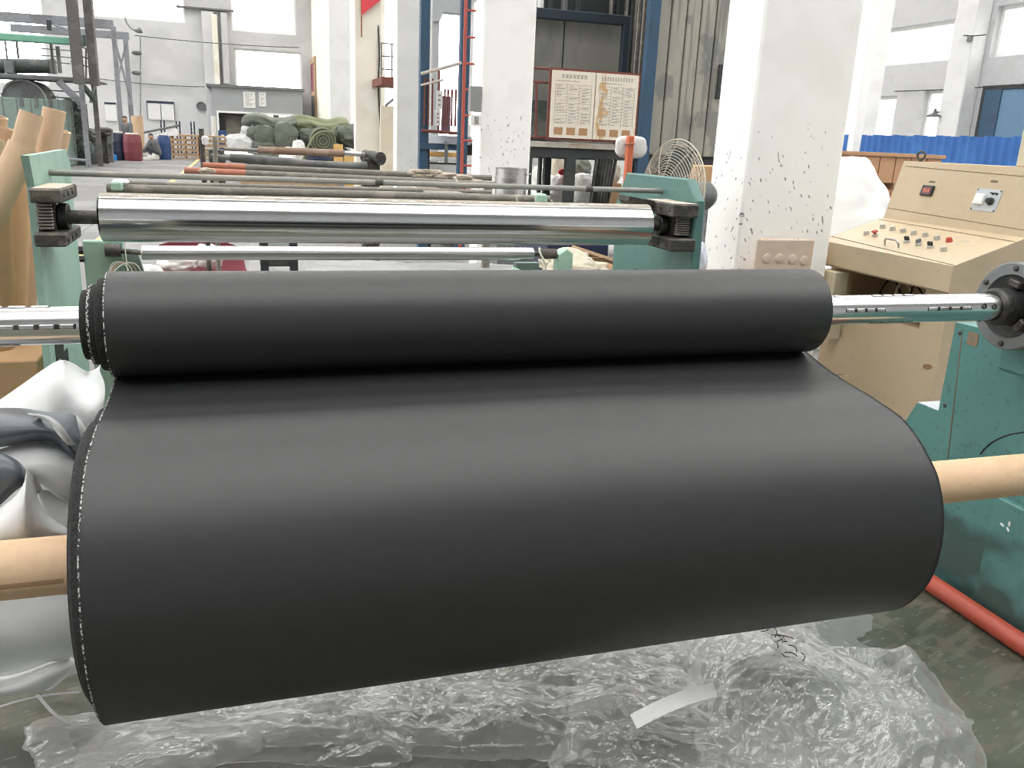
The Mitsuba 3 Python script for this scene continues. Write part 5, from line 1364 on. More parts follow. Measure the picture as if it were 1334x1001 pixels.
part(un, 'side_post', bx((un1[0] - 0.07, 7.46, 0), (un1[0] + 0.07, 7.62, un1[2]), 0.008), 'm_dark_steel', smooth=False)
part(un, 'hand_wheel', lathe((-0.171, 7.3, 1.242), (-0.142, 7.25, 1.239), [(0, 0.0003), (0, 0.05), (0.03, 0.05), (0.03, 0.0003)], 20), 'm_black_iron')
pts = spline([(-0.075, 7, 1.267), (0.091, 7, 1.262), (0.49, 7, 1.24), (0.953, 7, 1.241)], 30)
part(un, 'dark_roll', sweep(pts, 0.034 + 0.006 * (meshkit.fbm(np.stack([np.arange(30) * 0.5, np.zeros(30), np.zeros(30)], -1), 2, 3) - 0.5), 16), 'm_tarp_dark', label='dark uneven roll of film')
part(un, 'dark_shaft', rod((-0.212, 7, 1.279), (-0.065, 7, 1.265), 0.018, 12), 'm_machine_grey')

by = 26.0
bales = [((0.856, 26, 1.637), 0.80, 0.20, 'm_tarp_green', 'long grey-green tarpaulin roll lying on top of the left pile'),
         ((0.651, 25.8, 1.298), 0.29, 0.27, 'm_tarp_green', 'grey-green tarpaulin roll end in the middle of the left pile'),
         ((1.209, 25.7, 1.322), 0.32, 0.36, 'm_tarp_green', 'grey-green tarpaulin roll end at the right of the left pile'),
         ((0.387, 26, 1.306), 0.20, 0.24, 'm_tarp_green', 'narrow tarpaulin roll end at the left of the left pile'),
         ((0.673, 25.5, 0.973), 0.72, 0.26, 'm_tarp_green', 'wide slack tarpaulin roll in the lower row of the left pile'),
         ((0.969, 25.4, 0.698), 0.40, 0.22, 'm_tarp_green', 'bottom tarpaulin roll of the left pile'),
         ((0.413, 25.3, 0.682), 0.32, 0.22, 'm_tarp_green', 'bottom left tarpaulin roll, partly behind the dark film roll'),
         ((2.233, 26, 1.657), 0.80, 0.21, 'm_tarp_olive', 'long olive tarpaulin roll lying on top of the right pile'),
         ((1.839, 26, 1.303), 0.25, 0.24, 'm_tarp_green', 'tarpaulin roll end at the left of the right pile'),
         ((2.684, 26.2, 1.422), 0.24, 0.24, 'm_tarp_olive', 'olive tarpaulin roll end at the right of the right pile'),
         ((2.164, 25.4, 0.739), 0.85, 0.30, 'm_tarp_green', 'low grey-green tarpaulin roll at the foot of the right pile')]


def tarp(c, rx, rz, seed, ends):
    """slack roll of tarpaulin: a creased, sagging cylinder; ends=True lies end-on, else along x"""
    n, m = 36, 22
    L = 0.6 if ends else rx
    a = np.linspace(0, 2 * np.pi, n + 1)[None]
    t = np.linspace(-1, 1, m)[:, None]
    k = np.clip((1 - np.abs(t)) / (0.10 if ends else 0.16), 0, 1) ** 0.5
    P = np.stack([t * 2.2 + 0 * a, np.cos(a) * 2.0 + 0 * t, np.sin(a) * 2.0 + 0 * t], -1)
    w = 1 + 0.28 * (meshkit.fbm(P + seed * 5.7, 3, seed) - 0.5) * 2 + 0.05 * np.sin(a * 5 + 4 * np.sin(t * 3 + seed))
    R = w * (0.25 + 0.75 * k)
    ra, rb = (rx, rz) if ends else (rz * 1.15, rz)
    u, v = np.cos(a) * ra * R, np.sin(a) * rb * R - 0.06 * rb * np.sin(a) ** 2
    q = t * L * (1 + 0.06 * (w - 1))
    G = np.stack([u, q + 0 * a, v], -1) if ends else np.stack([q + 0 * a, u, v + 0.05 * np.sin(t * 4 + seed)], -1)
    g = quad_grid(G + c)
    i0 = np.arange(n)
    cap0, cap1 = [[i, i + 1, len(g.vertices)] for i in i0], [[(m - 1) * (n + 1) + i + 1, (m - 1) * (n + 1) + i, len(g.vertices) + 1] for i in i0]
    return trimesh.Trimesh(np.vstack([g.vertices, G[0].mean(0) + c, G[-1].mean(0) + c]), np.vstack([g.faces, cap0, cap1]), process=False)


for i, (c, sx_, sz_, m, lab) in enumerate(bales):
    single('tarpaulin_roll', lab, 'tarpaulin roll', tarp(A(*c), sx_, sz_, 60 + i, sx_ < 0.5), m, smooth=50, group='wrapped tarpaulin rolls in the two piles')
tb = thing('tarpaulin_roll', 'round tarpaulin roll end with bound rim, front of the right pile', 'tarpaulin roll', 'wrapped tarpaulin rolls in the two piles')
c = A(*(2.201, 25, 1.206))
part(tb, 'roll', lathe(c, c + A(0, 1.3, 0), [(0.0, 0.0003), (0.02, 0.1), (-0.01, 0.2), (0.01, 0.25), (-0.02, 0.32), (0.05, 0.37), (1.3, 0.38), (1.3, 0.0003)], 36), 'm_tarp_green')
for k in range(4):
    part(tb, 'turn_edge', sweep(arc(c + A(0, -0.02, 0), 0.10 + 0.08 * k, 0, 352, 34, (1, 0, 0), (0, 0, 1)), 0.014, 5, closed=True), 'm_tarp_olive')
sp = spline([(1.554, 24.5, 0.626), (1.775, 24.6, 1.075), (1.994, 24.7, 1.383), (2.365, 24.7, 1.459)], 24)
single('strap', 'pale strap slung over the round roll end', 'strap', sweep(sp, 0.03, 6), 'm_tarp_olive')
for k, (c, s, m, lab) in enumerate((((-0.016, 25.5, 1.029), (0.34, 0.4, 0.26), 'm_wrap', 'white plastic-wrapped lump left of the tarpaulin piles'), ((0.284, 26, 1.301), (0.25, 0.3, 0.25), 'm_wrap', 'white plastic peeping over the left pile'),
                                    ((1.534, 25, 0.996), (0.16, 0.2, 0.2), 'm_white_cloth', 'white plastic between the two tarpaulin piles'), ((1.343, 25, 0.744), (0.35, 0.3, 0.25), 'm_white_cloth', 'low white sack between the two piles'),
                                    ((-0.049, 25, 0.736), (0.45, 0.4, 0.13), 'm_white', 'flat white bag on the floor left of the tarpaulin piles'), ((2.977, 25.5, 1.397), (0.4, 0.4, 0.3), 'm_tarp_green', 'loose tarpaulin bundle against the grey pillar'))):
    single('wrapped_bundle', lab, 'bundle', lump(c, s, 80 + k, 0.4, 3), m, smooth=True)
single('orange_panel', 'yellow-orange sheet standing right of the tarpaulin piles', 'sheet', bx(((2.46, 24.7, 0.895)[0], 24.7, 0.38), ((2.71, 24.7, 0.904)[0], 24.8, (2.588, 24.7, 1.144)[2])), 'm_orange_sheet', smooth=False)
single('orange_panel', 'second yellow-orange sheet beside the black bearing', 'sheet', bx(((2.674, 24, 0.922)[0], 24.0, 0.0), ((2.961, 24, 0.932)[0], 24.1, (2.818, 24, 0.947)[2])), 'm_orange_sheet', smooth=False)
single('blue_cloth', 'dark blue cloth on the low roll at the foot of the right pile', 'cloth', lump((2.059, 24.4, 0.788), (0.33, 0.1, 0.09), 90, 0.3, 3), 'm_navy', smooth=True)
pb0, pb1 = A(*(-0.037, 25, 0.555)), A(*(3.018, 25, 0.656))
single('wooden_pallet', 'wide low wooden stand under the tarpaulin piles', 'pallet', bx((pb0[0], 24.6, 0), (min(pb1[0], 2.56), 27.2, 0.38), 0.02), 'm_wood', smooth=False)

# ------------------------------------------------------------------ far end: office, notices, pallets, barrels, workers
of = thing('office_booth', 'grey office booth built under the far windows', 'booth')
o0, o1 = A(*(-1.329, 50, 3.483)), A(*(3.35, 50, 3.513))
d0, d1 = A(*(-1.123, 50, 2.261)), A(*(3.073, 50, 2.229))
part(of, 'front', prism(sbox(o0[0], 0, o1[0], o0[2]).difference(sbox(d0[0], 0.0, d1[0], d0[2])), 'y', 50.0, 50.15), 'm_office', smooth=False)
part(of, 'roof', bx((o0[0] - 0.25, 49.8, o0[2] - 0.02), (o1[0] + 0.1, 53.9, o0[2] + 0.1)), 'm_machine_grey', smooth=False)
part(of, 'side', bx((o0[0], 50.15, 0), (o0[0] + 0.12, 53.9, o0[2])), 'm_office', smooth=False)
part(of, 'side', bx((o1[0] - 0.12, 50.15, 0), (o1[0], 53.9, o0[2])), 'm_office', smooth=False)
part(of, 'opening_frame', cat(bx((d0[0], 49.96, d0[2] - 0.1), (d1[0], 50.02, d0[2])), bx((d0[0], 49.96, 0), (d0[0] + 0.1, 50.02, d0[2])), bx((d1[0] - 0.1, 49.96, 0), (d1[0], 50.02, d0[2]))), 'm_white', smooth=False, label='white frame round the wide opening')
for k, (x0, x1) in enumerate(((293, 308), (308, 312), (313, 336))):
    e0, e1 = A(*(-0.717, 51, 2.178))[0], A(*(1.006, 51, 2.262))[0]
    a, b = e0 + (e1 - e0) * (x0 - 293) / 43, e0 + (e1 - e0) * (x1 - 293) / 43
    part(of, 'curtain', bx((a, 51.0 + 0.1 * k, 0), (b, 51.05 + 0.1 * k, d0[2] - 0.25)), 'm_curtain', smooth=False)
for p, q, lab in (((0.263, 49.95, 3.301), (0.876, 49.98, 2.477), 'larger white poster on the office booth'), ((1.066, 49.95, 3.307), (1.435, 49.98, 2.584), 'smaller white poster on the office booth')):
    t = thing('poster', lab, 'poster')
    p, q = A(*p), A(*q)
    part(t, 'sheet', bx(p, q), 'm_paper', smooth=False)
    for r_ in range(8):
        z = p[2] - (p[2] - q[2]) * (0.14 + 0.1 * r_)
        part(t, 'print_line', bx((p[0] + 0.1, p[1] - 0.01, z - 0.025), (q[0] - 0.1 - 0.1 * (r_ % 3), p[1], z)), 'm_grey_sheet', smooth=False)
struct('trim', bx((-1.733, 53.4, 7.501), (-1.101, 53.99, -0.487), 0.02), 'm_wall', label='pale pilaster on the far wall')
struct('trim', bx((-1.217, 53.2, 7.363), (-0.923, 53.4, 3.727)), 'm_pillar_warm', label='cream strip on the far pilaster')
struct('trim', bx((-0.735, 53.3, 7.491), (-0.392, 53.99, 3.783)), 'm_wall_grey', label='grey side of the far pilaster')
struct('trim', bx((-2.996, 53.6, 7.617), (-0.045, 53.98, 7.702)), 'm_machine_grey', label='grey rail below the far window')
t = thing('wall_notice', 'wide white notice with a dark top edge on the far wall, above the pallets', 'notice')
p, q = A(*(-4.884, 53.9, 2.67)), A(*(-3.469, 53.95, 1.67))
part(t, 'sheet', bx(p, q), 'm_paper', smooth=False)
part(t, 'header', bx((p[0], 53.87, p[2] - 0.12), (q[0], 53.9, p[2])), 'm_navy', smooth=False, label='dark heading strip')
for k in range(3):
    x = p[0] + (q[0] - p[0]) * (k + 0) / 2
    part(t, 'line', bx((x - 0.02, 53.88, q[2]), (x + 0.02, 53.9, p[2])), 'm_machine_grey', smooth=False)
t = thing('wall_notice', 'smaller white notice with a dark top edge, behind the gantry posts', 'notice')
p, q = A(*(-7.052, 53.9, 2.476)), A(*(-6.475, 53.95, 1.49))
part(t, 'sheet', bx(p, q), 'm_paper', smooth=False)
part(t, 'header', bx((p[0], 53.87, p[2] - 0.1), (q[0], 53.9, p[2])), 'm_navy', smooth=False)
c = A(*(-2.027, 53.9, 2.509))
vn = thing('wall_vent', 'round grey vent on the far wall left of the office booth', 'vent')
part(vn, 'rim', lathe(c, c - A(0, 0.1, 0), [(0, 0.25), (0.1, 0.25), (0.1, 0.2), (0.04, 0.2), (0.04, 0.0003)], 28), 'm_machine_grey')
for k, (a, b, lab) in enumerate((((-7.359, 53.8, 3.691), (-1.555, 53.8, 3.585), 'thin cable along the far wall above the notices'), ((-4.924, 53.5, 5.947), (-5.248, 53.5, 1.462), 'upright conduit on the far wall'), ((-5.179, 53, 5.961), (3.439, 53, 5.936), 'sagging cable high across the far wall'))):
    a, b = A(*a), A(*b)
    single('wall_cable', lab, 'cable', sweep(spline([a, (a + b) / 2 - A(0, 0, 0.1 if k != 1 else 0), b], 14), 0.028, 6), 'm_machine_grey')
wl = spline([(-5.568, 53, 6.809), (-5.37, 52.6, 6.366), (-5.028, 52.4, 6.144), (-4.76, 52.4, 6.202)], 14)
single('wall_lamp', 'curved lamp arm high on the far wall', 'lamp', sweep(wl, [0.04] * 10 + [0.06, 0.10, 0.14, 0.16], 8), 'm_machine_grey')
for k, yv in enumerate((73, 94)):
    pass
for p, lab in (((-5.187, 53.6, 5.116), 'upper dark bracket on the far wall conduit'), ((-5.263, 53.6, 4.085), 'lower dark bracket on the far wall conduit')):
    single('wall_bracket', lab, 'bracket', lump(p, (0.24, 0.2, 0.1), 5, 0.3, 2), 'm_machine_grey', smooth=True)


def pallet(key_label, x, y, z, w=1.5, d=1.1, h=0.16):
    t = thing('wooden_pallet', key_label, 'pallet', 'wooden pallets stacked before the far wall')
    for k in range(3):
        part(t, 'runner', bx((x + w * k / 2.0 * 0.92, y, z), (x + w * k / 2.0 * 0.92 + w * 0.08, y + d, z + h * 0.6)), 'm_wood', smooth=False)
    part(t, 'deck_board', bx((x, y, z + h * 0.6), (x + w, y + d, z + h)), 'm_wood', smooth=False)
    part(t, 'bottom_board', bx((x, y - 0.01, z), (x + w, y + 0.1, z + h * 0.2)), 'm_wood', smooth=False)


pz = A(*(-2.981, 42, 0.214))
names = ('bottom', 'second', 'third', 'fourth', 'topmost')
for s_ in range(2):
    for k in range(5):
        pallet(f'wooden pallet, {names[k]} in the {"left" if s_ == 0 else "right"} of the two stacks before the far wall', pz[0] + s_ * 1.25, 42.0, 0.21 * k, 1.2, 1.1, 0.2)


def barrel(label, p, r, h, m, cover=False):
    t = thing('plastic_barrel', label, 'barrel')
    x, y = p[0], p[1]
    part(t, 'body', lathe((x, y, 0), (x, y, h), [(0, 0.0003), (0, r * 0.86), (0.05, r * 0.95), (h * 0.3, r), (h * 0.33, r * 1.03), (h * 0.36, r), (h * 0.66, r), (h * 0.69, r * 1.03), (h * 0.72, r), (h * 0.95, r * 0.9), (h, r * 0.8), (h, 0.0003)], 28), m)
    part(t, 'lid', lathe((x, y, h), (x, y, h + 0.05), [(0, r * 0.7), (0.05, r * 0.68), (0.05, 0.0003)], 24), 'm_white_cloth' if cover else m)


barrel('dark blue barrel with a plastic cover, left of the red one', (-4.733, 38.5, 0.071), 0.37, 1.05, 'm_navy', True)
barrel('dark red barrel with a plastic cover, beside the crouching worker', (-4.104, 38.2, 0.073), 0.35, 1.02, 'm_barrel_red', True)
barrel('blue barrel right of the crouching worker', (-3.1, 40.5, 0.093), 0.27, 0.95, 'm_blue')
single('blue_bag', 'bright blue full bag beside the green machine legs', 'bag', lump((-5.451, 37, 0.606), (0.24, 0.22, 0.33), 91, 0.2, 3), 'm_blue_bright', smooth=True)
cb = A(*(-5.47, 37, 0.379))
single('blue_tub', 'blue tub under the bright blue bag', 'tub', lathe((cb[0], cb[1], 0), (cb[0], cb[1], max(cb[2], 0.12)), [(0, 0.0003), (0, 0.25), (max(cb[2], 0.12), 0.3), (max(cb[2], 0.12), 0.0003)], 24), 'm_blue')
single('blue_crate', 'flat blue crate on the floor before the dark blue barrel', 'crate', bx((A(*(-5.217, 37.5, 0.058))[0], 37.5, 0), (A(*(-4.667, 37.5, 0.077))[0], 37.9, 0.22), 0.01), 'm_blue_bright', smooth=False)
t_ = A(*(-4.252, 42, 1.784))
single('cardboard_drum', 'tall brown cardboard drum behind the red barrel', 'cardboard drum', rod((t_[0], 42, 0), (t_[0], 42, 1.75), 0.24, 24), 'm_cardboard')
single('white_sheet', 'white plastic sheet on the floor beside the crouching worker', 'sheet', lump((A(*(-3.631, 40, 0.153))[0], 40.0, 0.12), (0.32, 0.25, 0.2), 92, 0.5, 3), 'm_white_cloth', smooth=True)
single('white_board', 'white board leaning on the pallets', 'board', prism([(A(*(-3.662, 41.6, 0.849))[0], 0.95), (A(*(-2.595, 41.6, 0.892))[0], 0.98), (A(*(-2.634, 41.6, 1.279))[0], 1.30), (A(*(-3.082, 41.6, 1.13))[0], 1.14)], 'y', 41.94, 42.0), 'm_white', smooth=False)
single('long_plank', 'long plank propped across the pallets', 'plank', rod((-4.341, 44.94, 1.023), (-2.733, 44.94, 1.423), 0.06, 6), 'm_machine_grey')
for k, x in enumerate((A(*(-3.454, 45, 1.339))[0], A(*(-2.774, 45, 1.369))[0], A(*(-2.123, 45, 1.398))[0])):
    t = thing('steel_trestle', ('left', 'middle', 'right')[k] + ' pair of dark uprights behind the pallets', 'uprights')
    for s_ in range(2):
        part(t, 'upright', bx((x - 0.1 + 0.14 * s_, 45, 0), (x - 0.04 + 0.14 * s_, 45.06, 1.62)), 'm_navy', smooth=False)
bcab = thing('blue_cabinet', 'small blue cabinet with a white label, left of the office opening', 'cabinet')
p, q = A(*(-1.031, 47, 1.261)), A(*(-0.644, 47, 0.158))
part(bcab, 'body', bx((p[0], 47, 0), (q[0], 47.5, p[2]), 0.02), 'm_blue', smooth=False)
part(bcab, 'label', bx((p[0] + 0.12, 46.98, p[2] - 0.55), (q[0] - 0.1, 47.0, p[2] - 0.2)), 'm_white', smooth=False)
single('white_pipe', 'white plastic-wrapped tube beside the blue cabinet', 'tube', rod((A(*(-1.214, 47, 1.253))[0], 46.9, 0), (A(*(-1.214, 47, 1.253))[0], 46.9, 1.95), 0.12, 14), 'm_white_cloth')


def figure(bones, seg, refine=0.05):
    """one continuous body: hulls of spheres along the bones, joined and smoothed"""
    def ball(p, r):
        return manifold3d.Manifold.sphere(r, 14).translate([float(c) for c in p])
    M = manifold3d.Manifold()
    for (p, r), (q, s) in bones:
        M = M + manifold3d.Manifold.batch_hull([ball(p, r), ball(q, s)])
    m = M.refine_to_length(refine).to_mesh()
    m = trimesh.Trimesh(m.vert_properties[:, :3], m.tri_verts, process=False)
    trimesh.smoothing.filter_taubin(m, iterations=6)
    return m


def worker(label, x, y, J, hat=None):
    t = thing('person', label, 'person')
    o = A(x, y, 0)
    j = {k: (o + A(*v[:3]), v[3]) for k, v in J.items() if len(v) == 4}
    body = figure([(j[a], j[b]) for a, b in (('pelvis', 'chest'), ('chest', 'neck'), ('chest', 'sh_l'), ('chest', 'sh_r'), ('neck', 'head'), ('sh_l', 'el_l'), ('el_l', 'wr_l'), ('sh_r', 'el_r'), ('el_r', 'wr_r'),
                                             ('pelvis', 'hip_l'), ('pelvis', 'hip_r'), ('hip_l', 'kn_l'), ('kn_l', 'an_l'), ('hip_r', 'kn_r'), ('kn_r', 'an_r'), ('an_l', 'toe_l'), ('an_r', 'toe_r'), ('wr_l', 'ha_l'), ('wr_r', 'ha_r'))], 0)
    part(t, 'body', body, 'm_skin', smooth=True)
    def over(pairs, m, nm, g):
        part(t, nm, figure([((j[a][0], j[a][1] + g), (j[b][0], j[b][1] + g)) for a, b in pairs], 0), m, smooth=True)
    over((('pelvis', 'chest'), ('chest', 'sh_l'), ('chest', 'sh_r'), ('sh_l', 'el_l'), ('sh_r', 'el_r'), ('el_l', 'wr_l'), ('el_r', 'wr_r')), 'm_work_grey', 'jacket', 0.018)
    over((('pelvis', 'hip_l'), ('pelvis', 'hip_r'), ('hip_l', 'kn_l'), ('kn_l', 'an_l'), ('hip_r', 'kn_r'), ('kn_r', 'an_r')), 'm_trousers', 'trousers', 0.012)
    h, r = j['head']
    part(t, 'hair', figure([((h + A(0, 0.015, 0.035), r * 1.0), (h + A(0, 0.03, 0.0), r * 0.98))], 0, 0.03), 'm_hair', smooth=True)
    part(t, 'nose', trimesh.creation.icosphere(subdivisions=1, radius=0.018).apply_translation(h + A(J['face'][0], J['face'][1], -0.02)), 'm_skin', smooth=True)


wx = A(*(-4.513, 40, 1.445))[0]
worker('standing worker in grey work clothes with bowed head, behind the red barrel', wx, 40.0,
       dict(pelvis=(0, 0, 0.93, 0.14), chest=(0.05, 0, 1.28, 0.15), neck=(0.02, -0.02, 1.46, 0.055), head=(0.0, -0.06, 1.58, 0.10), sh_l=(-0.15, 0, 1.38, 0.065), sh_r=(0.20, 0, 1.38, 0.065), el_l=(-0.16, -0.1, 1.10, 0.05), el_r=(0.22, -0.1, 1.10, 0.05),
            wr_l=(-0.10, -0.28, 0.98, 0.035), wr_r=(0.12, -0.28, 0.98, 0.035), ha_l=(-0.06, -0.36, 0.96, 0.035), ha_r=(0.08, -0.36, 0.96, 0.035), hip_l=(-0.09, 0, 0.90, 0.09), hip_r=(0.09, 0, 0.90, 0.09), kn_l=(-0.10, -0.02, 0.48, 0.06), kn_r=(0.10, -0.02, 0.48, 0.06),
            an_l=(-0.10, 0.02, 0.09, 0.045), an_r=(0.10, 0.02, 0.09, 0.045), toe_l=(-0.10, -0.15, 0.04, 0.035), toe_r=(0.10, -0.15, 0.04, 0.035), face=(-0.02, -0.1)))
cx_ = A(*(-3.453, 40, 0.566))[0]
worker('crouching worker in grey with arms stretched toward the floor, between the red and blue barrels', cx_, 40.0,
       dict(pelvis=(0.12, 0, 0.30, 0.15), chest=(0.0, -0.05, 0.66, 0.16), neck=(-0.06, -0.08, 0.82, 0.055), head=(-0.10, -0.12, 0.93, 0.10), sh_l=(-0.14, -0.12, 0.74, 0.065), sh_r=(0.10, 0.02, 0.76, 0.065), el_l=(-0.28, -0.2, 0.52, 0.05), el_r=(-0.12, -0.1, 0.5, 0.05),
            wr_l=(-0.42, -0.25, 0.36, 0.035), wr_r=(-0.34, -0.15, 0.34, 0.035), ha_l=(-0.50, -0.27, 0.31, 0.035), ha_r=(-0.42, -0.17, 0.29, 0.035), hip_l=(0.08, -0.1, 0.28, 0.09), hip_r=(0.12, 0.1, 0.28, 0.09), kn_l=(-0.22, -0.18, 0.46, 0.065), kn_r=(-0.20, 0.14, 0.44, 0.065),
            an_l=(-0.08, -0.16, 0.09, 0.045), an_r=(-0.06, 0.12, 0.09, 0.045), toe_l=(-0.24, -0.18, 0.04, 0.035), toe_r=(-0.22, 0.13, 0.04, 0.035), face=(-0.09, -0.05)))

# ------------------------------------------------------------------ the green calender machine and the gantry at the left
cm = thing('calender_machine', 'large green multi-roll machine with a walkway, at the left edge', 'machine')
def cpart(nm, p, q, d, m, lab=None, c=0.02):
    return part(cm, nm, pbox(p, q, d, c), m, smooth=False, label=lab)
Yc = 32.0
part(cm, 'lower_housing', bx((-12, 32.0, 0), (A(*(-5.318, 32, 1.617))[0], 34.5, A(*(-6.339, 32, 2.084))[2]), 0.04), 'm_green_grey', smooth=False, label='pale green riveted housing')
for k in range(7):
    x = A(*(-7.16, 32, 1.529))[0] + 0.40 * k
    part(cm, 'housing_seam', bx((x - 0.012, 31.985, 0.1), (x + 0.012, 32.0, 2.2)), 'm_machine_grey', smooth=False)
for k in range(5):
    x = A(*(-6.671, 32, 1.833))[0] + 0.42 * k
    part(cm, 'slot', bx((x, 31.97, 1.82), (x + 0.10, 32.0, 2.1)), 'm_machine_grey', smooth=False)
hd0, hd1 = A(*(-7.013, 32, 2.094)), A(*(-5.914, 32, 2.153))
rad = (hd1[0] - hd0[0]) * 0.62
hc = A((hd0[0] + hd1[0]) / 2 - 0.15, 32.4, hd0[2] - 0.1)
part(cm, 'hood', lathe(hc, hc + A(0, 1.6, 0), [(0.03, 0.0003), (0.03, rad - 0.08), (0, rad - 0.08), (0, rad), (1.6, rad), (1.6, 0.0003)], 48), 'm_machine_grey', label='curved grey hood')
part(cm, 'hood_rim', sweep(arc(hc + A(0, -0.02, 0), rad - 0.03, 0, 180, 30, (1, 0, 0), (0, 0, 1)), 0.03, 6), 'm_steel')
cpart('walkway_beam', (-7.977, 32, 2.793), (-4.343, 32, 2.664), 0.5, 'm_machine_grey', 'grey walkway edge')
part(cm, 'walkway_floor', bx((-12, 32.5, A(*(-6.273, 32, 2.737))[2] - 0.05), (A(*(-4.337, 32, 2.735))[0], 34.2, A(*(-6.273, 32, 2.737))[2])), 'm_machine_dark', smooth=False)
r0, r1 = A(*(-7.989, 33, 3.011)), A(*(-5.869, 33, 3.133))
part(cm, 'dark_roller', lathe(r0, r1, [(0, 0.0003), (0, 0.22), (np.linalg.norm(r1 - r0), 0.22), (np.linalg.norm(r1 - r0), 0.0003)], 32), 'm_machine_dark', label='dark roller on the walkway')
cpart('roller_stand', (-7.127, 32.6, 3.272), (-6.869, 32.6, 2.825), 0.5, 'm_machine_grey')
cpart('roller_stand', (-5.797, 32.6, 3.359), (-5.662, 32.6, 2.898), 0.4, 'm_machine_grey')
cpart('green_beam', (-7.593, 31, 3.907), (-4.83, 31, 3.713), 0.4, 'm_bright_green', 'bright green beam')
cpart('green_beam_end', (-4.833, 31.2, 4.041), (-4.494, 31.2, 3.708), 0.3, 'm_green_grey')
part(cm, 'column', bx(((-4.823, 30.5, 4.279)[0], 30.5, 2.55), ((-4.548, 30.5, 4.3)[0], 30.9, 7)), 'm_column', smooth=False, label='tall dark steel column')
part(cm, 'column', bx(((-4.429, 31, 4.361)[0], 31.0, 2.55), ((-4.19, 31, 4.379)[0], 31.4, 7)), 'm_column', smooth=False)
for k, (a, b, c_) in enumerate((((-6.819, 31.6, 3.845), (-6.807, 31.6, 3.18), 0), ((-6.511, 31.6, 3.779), (-6.482, 31.6, 3.246), 0), ((-5.566, 31.6, 3.846), (-5.508, 31.6, 2.877), 0), ((-5.41, 31.6, 3.677), (-5.31, 31.6, 2.889), 1))):
    part(cm, 'post', bx(a, b) if False else pbox(a, b, 0.15), 'm_machine_grey' if c_ else 'm_column', smooth=False)
leg = A(*(-4.765, 31.5, 1.638))[0]
part(cm, 'leg', bx((leg - 0.07, 31.5, 0), (leg + 0.07, 31.64, 2.75)), 'm_gantry', smooth=False)
leg2 = A(*(-4.52, 32.5, 1.661))[0]
part(cm, 'leg', bx((leg2 - 0.09, 32.5, 0), (leg2 + 0.05, 32.64, 2.75)), 'm_column', smooth=False)
part(cm, 'brace', rod((-5.456, 31.8, 2.637), (-4.847, 31.8, 1.993), 0.12, 6), 'm_gantry')
part(cm, 'brace', rod((-4.784, 32, 2.545), (-4.437, 32, 2.09), 0.10, 6), 'm_machine_dark')
part(cm, 'brace', rod((-4.44, 32.2, 2.667), (-4.63, 32.2, 2.037), 0.05, 6), 'm_gantry')
for yy in (60, 72, 84):
    a, b = {60: ((-4.997, 31.8, 3.79), (-4.346, 31.8, 3.629)), 72: ((-5.022, 31.8, 3.515), (-4.349, 31.8, 3.33)), 84: ((-5.045, 31.8, 3.262), (-4.349, 31.8, 3.075))}[yy]
    part(cm, 'handrail', rod(a, b, 0.022, 6), 'm_column')
for a, b in (((-4.346, 31.8, 3.629), (-4.367, 31.8, 2.724)), ((-4.566, 31.8, 3.66), (-4.647, 31.8, 2.731))):
    part(cm, 'handrail_post', rod(a, b, 0.026, 6), 'm_column')
for a, b in (((-6.202, 33.5, 3.705), (-5.284, 33.5, 3.695)), ((-6.223, 33.5, 3.489), (-5.304, 33.5, 3.477)), ((-6.243, 33.5, 3.296), (-5.321, 33.5, 3.283)), ((-6.332, 33.5, 2.396), (-5.12, 33.5, 2.39)), ((-6.351, 33.5, 2.2), (-5.14, 33.5, 2.166))):
    part(cm, 'walkway_rail', rod(a, b, 0.02, 6), 'm_machine_grey')
part(cm, 'drive_housing', bx((A(*(-5.6, 33, 1.369))[0], 33.0, 0), (A(*(-5.084, 33, 1.393))[0], 34.5, A(*(-5.285, 33, 2.023))[2])), 'm_machine_dark', smooth=False, label='dark green drive gear')
rg = np.random.default_rng(11)
for k in range(16):
    z = rg.uniform(0.3, 2.0)
    x = A(*(-5.554, 33, 1.371))[0] + rg.uniform(0, 0.65)
    part(cm, 'gear', lathe((x, 32.99, z), (x, 32.75, z), [(0, 0.0003), (0, 0.2), (0.1, 0.2), (0.1, 0.08), (0.24, 0.07), (0.24, 0.0003)], 14), ('m_machine_dark', 'm_machine_grey', 'm_green_grey', 'm_machine_dark')[k % 4])
part(cm, 'floor_rail', rod((-5.275, 31, 0.276), (-4.744, 31, 0.246), 0.05, 6), 'm_gantry')
for k, (c, s, m) in enumerate((((-4.933, 34, 0.992), (0.25, 0.3, 0.2), 'm_machine_grey'), ((-4.74, 35, 1.098), (0.3, 0.3, 0.16), 'm_dark_steel'), ((-4.706, 36, 0.929), (0.2, 0.2, 0.3), 'm_machine_grey'), ((-4.958, 35, 0.608), (0.25, 0.2, 0.5), 'm_machine_dark'), ((-4.816, 36, 0.539), (0.22, 0.2, 0.45), 'm_machine_dark'))):
    single('machine_unit', ('grey pump unit behind the machine leg', 'dark motor unit left of the barrels', 'grey gear unit left of the dark blue barrel', 'dark base unit behind the machine leg', 'dark base unit left of the dark blue barrel')[k], 'machine unit',
           cat(lump(c, s, 100 + k, 0.4, 3), bx((c[0] - 0.15, c[1] - 0.1, 0), (c[0] + 0.15, c[1] + 0.1, c[2]))), m, smooth=30)

